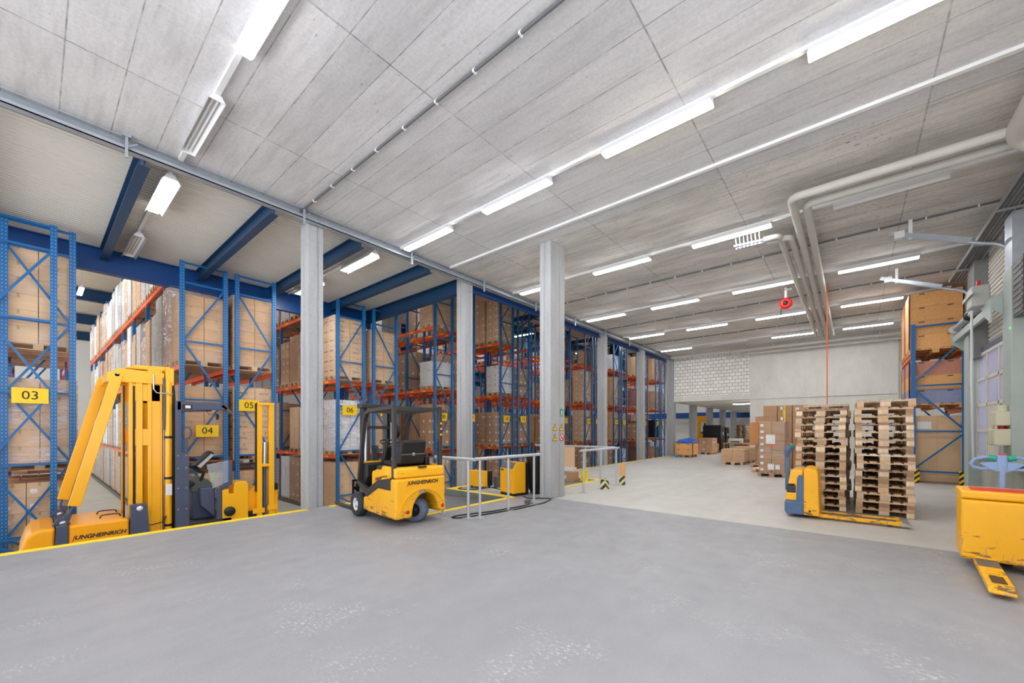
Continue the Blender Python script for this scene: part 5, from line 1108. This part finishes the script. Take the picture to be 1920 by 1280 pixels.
MB().box(-.1, .1, -.05, .05, 0, .07).build('charging_plug', M['girdle'], None, .012, 2, (6.98, 5.42, .002), .4); tag(bpy.data.objects['charging_plug'], 'dark grey charging plug lying at the last railing post before the column', 'plug')
tag(MB().box(8.76, 11.59, 6.26, 8.44, -.03, -.012).build('lift_platform', M['plate']), 'grey steel lift platform set in the floor behind the free column', 'lift platform')
for lab, x0, x1, y0, y1, z0, z1, k in (('large flat brown cardboard panel standing upright behind the railing', 10.9, 10.98, 6.65, 7.85, .42, 1.05, 'pale'), ('white edged flat pack under the upright cardboard panel', 10.78, 11.0, 6.6, 7.9, .30, .415, 'whitec'), ('long brown carton at the bottom behind the railing', 10.7, 11.05, 6.55, 7.9, -.01, .295, 'brown')):
    t = thing('flat_carton', lab, 'carton', (x0, y0, z0)); MB().box(0, x1 - x0, 0, y1 - y0, 0, z1 - z0).build('box', M[k], t, .005)
    MB().box(-.003, 0, .25, .4, (z1 - z0) * .3, (z1 - z0) * .6).build('carton_label', M['paper' if k == 'brown' else k], t)
t = thing('hazard_block', 'pale striped impact block at the foot of the middle railing post', 'impact guard', (9.95, 5.1, 0))
MB().prism([(-.1, 0), (-.07, .24), (.05, .28), (.1, 0)], 'x', -.1, .1).build('block', M['hazw'], t, .005)
t = thing('wooden_plank', 'upright wooden plank with striped foot at the end railing post', 'plank', (11.02, 5.08, 0)); MB().box(-.02, .02, -.08, .08, 0, .62).build('board', M['pine'], t); MB().box(-.03, -.021, -.09, .09, 0, .26).build('striped_plate', M['hazw'], t)
t = thing('yellow_post_guard', 'yellow guard sleeve at the foot of the rear railing post', 'post guard', (11.0, 6.33, 0)); MB().box(-.06, .06, -.1, .0, 0, .36).build('sleeve', M['yline'], t); MB().box(-.06, -.0, .0, .1, 0, .3).build('flange', M['yline'], t)
# signs on the free column (front face y = 5.32)
def csign(label, x, z, w_, h_, mat):
    t = thing('column_sign', label, 'sign', (x, 5.317, z)); MB().box(-w_ / 2, w_ / 2, -.003, .002, -h_ / 2, h_ / 2).build('panel', M[mat], t); return t
t = csign('small green escape sign high on the free column', 8.17, 2.01, .13, .17, 'green'); MB().prism([(-.02, -.03), (.02, -.03), (.02, .02), (.04, .02), (0, .06), (-.04, .02), (-.02, .02)], 'y', -.006, -.003).build('arrow', M['white'], t); MB().box(-.05, .05, -.006, -.003, -.06, -.045).build('bar', M['white'], t)
def tri(label, x, z):
    t = thing('column_sign', label, 'sign', (x, 5.317, z))
    MB().prism([(-.095, -.08), (.095, -.08), (0, .085)], 'y', -.003, .002).build('panel', M['ink'], t); MB().prism([(-.075, -.07), (.075, -.07), (0, .06)], 'y', -.005, -.0035).build('field', M['signy'], t); MB().box(-.012, .012, -.007, -.005, -.045, .02).build('symbol', M['ink'], t)
tri('yellow warning triangle on the free column, upper one nearer the railing', 7.88, 1.66); tri('yellow warning triangle on the free column, upper one beside the edge', 8.17, 1.66); tri('yellow warning triangle on the free column, lower one', 7.88, 1.42)
t = thing('column_sign', 'round red and white prohibition sign on the free column', 'sign', (8.17, 5.317, 1.42))
MB().lathe([(.001, .002), (.095, .002), (.095, -.003), (.001, -.003)], (0, 0, 0), 'y', 28).build('panel', M['white'], t); MB().lathe([(.07, -.003), (.095, -.003), (.095, -.006), (.07, -.006)], (0, 0, 0), 'y', 28).build('ring', M['red'], t)
MB().bar((-.055, -.005, .055), (.055, -.005, -.055), .004, .022, 0, (1, 0, 1)).build('slash', M['red'], t); MB().bar((-.04, -.0045, -.01), (.04, -.0045, -.01), .004, .02).build('symbol', M['ink'], t)
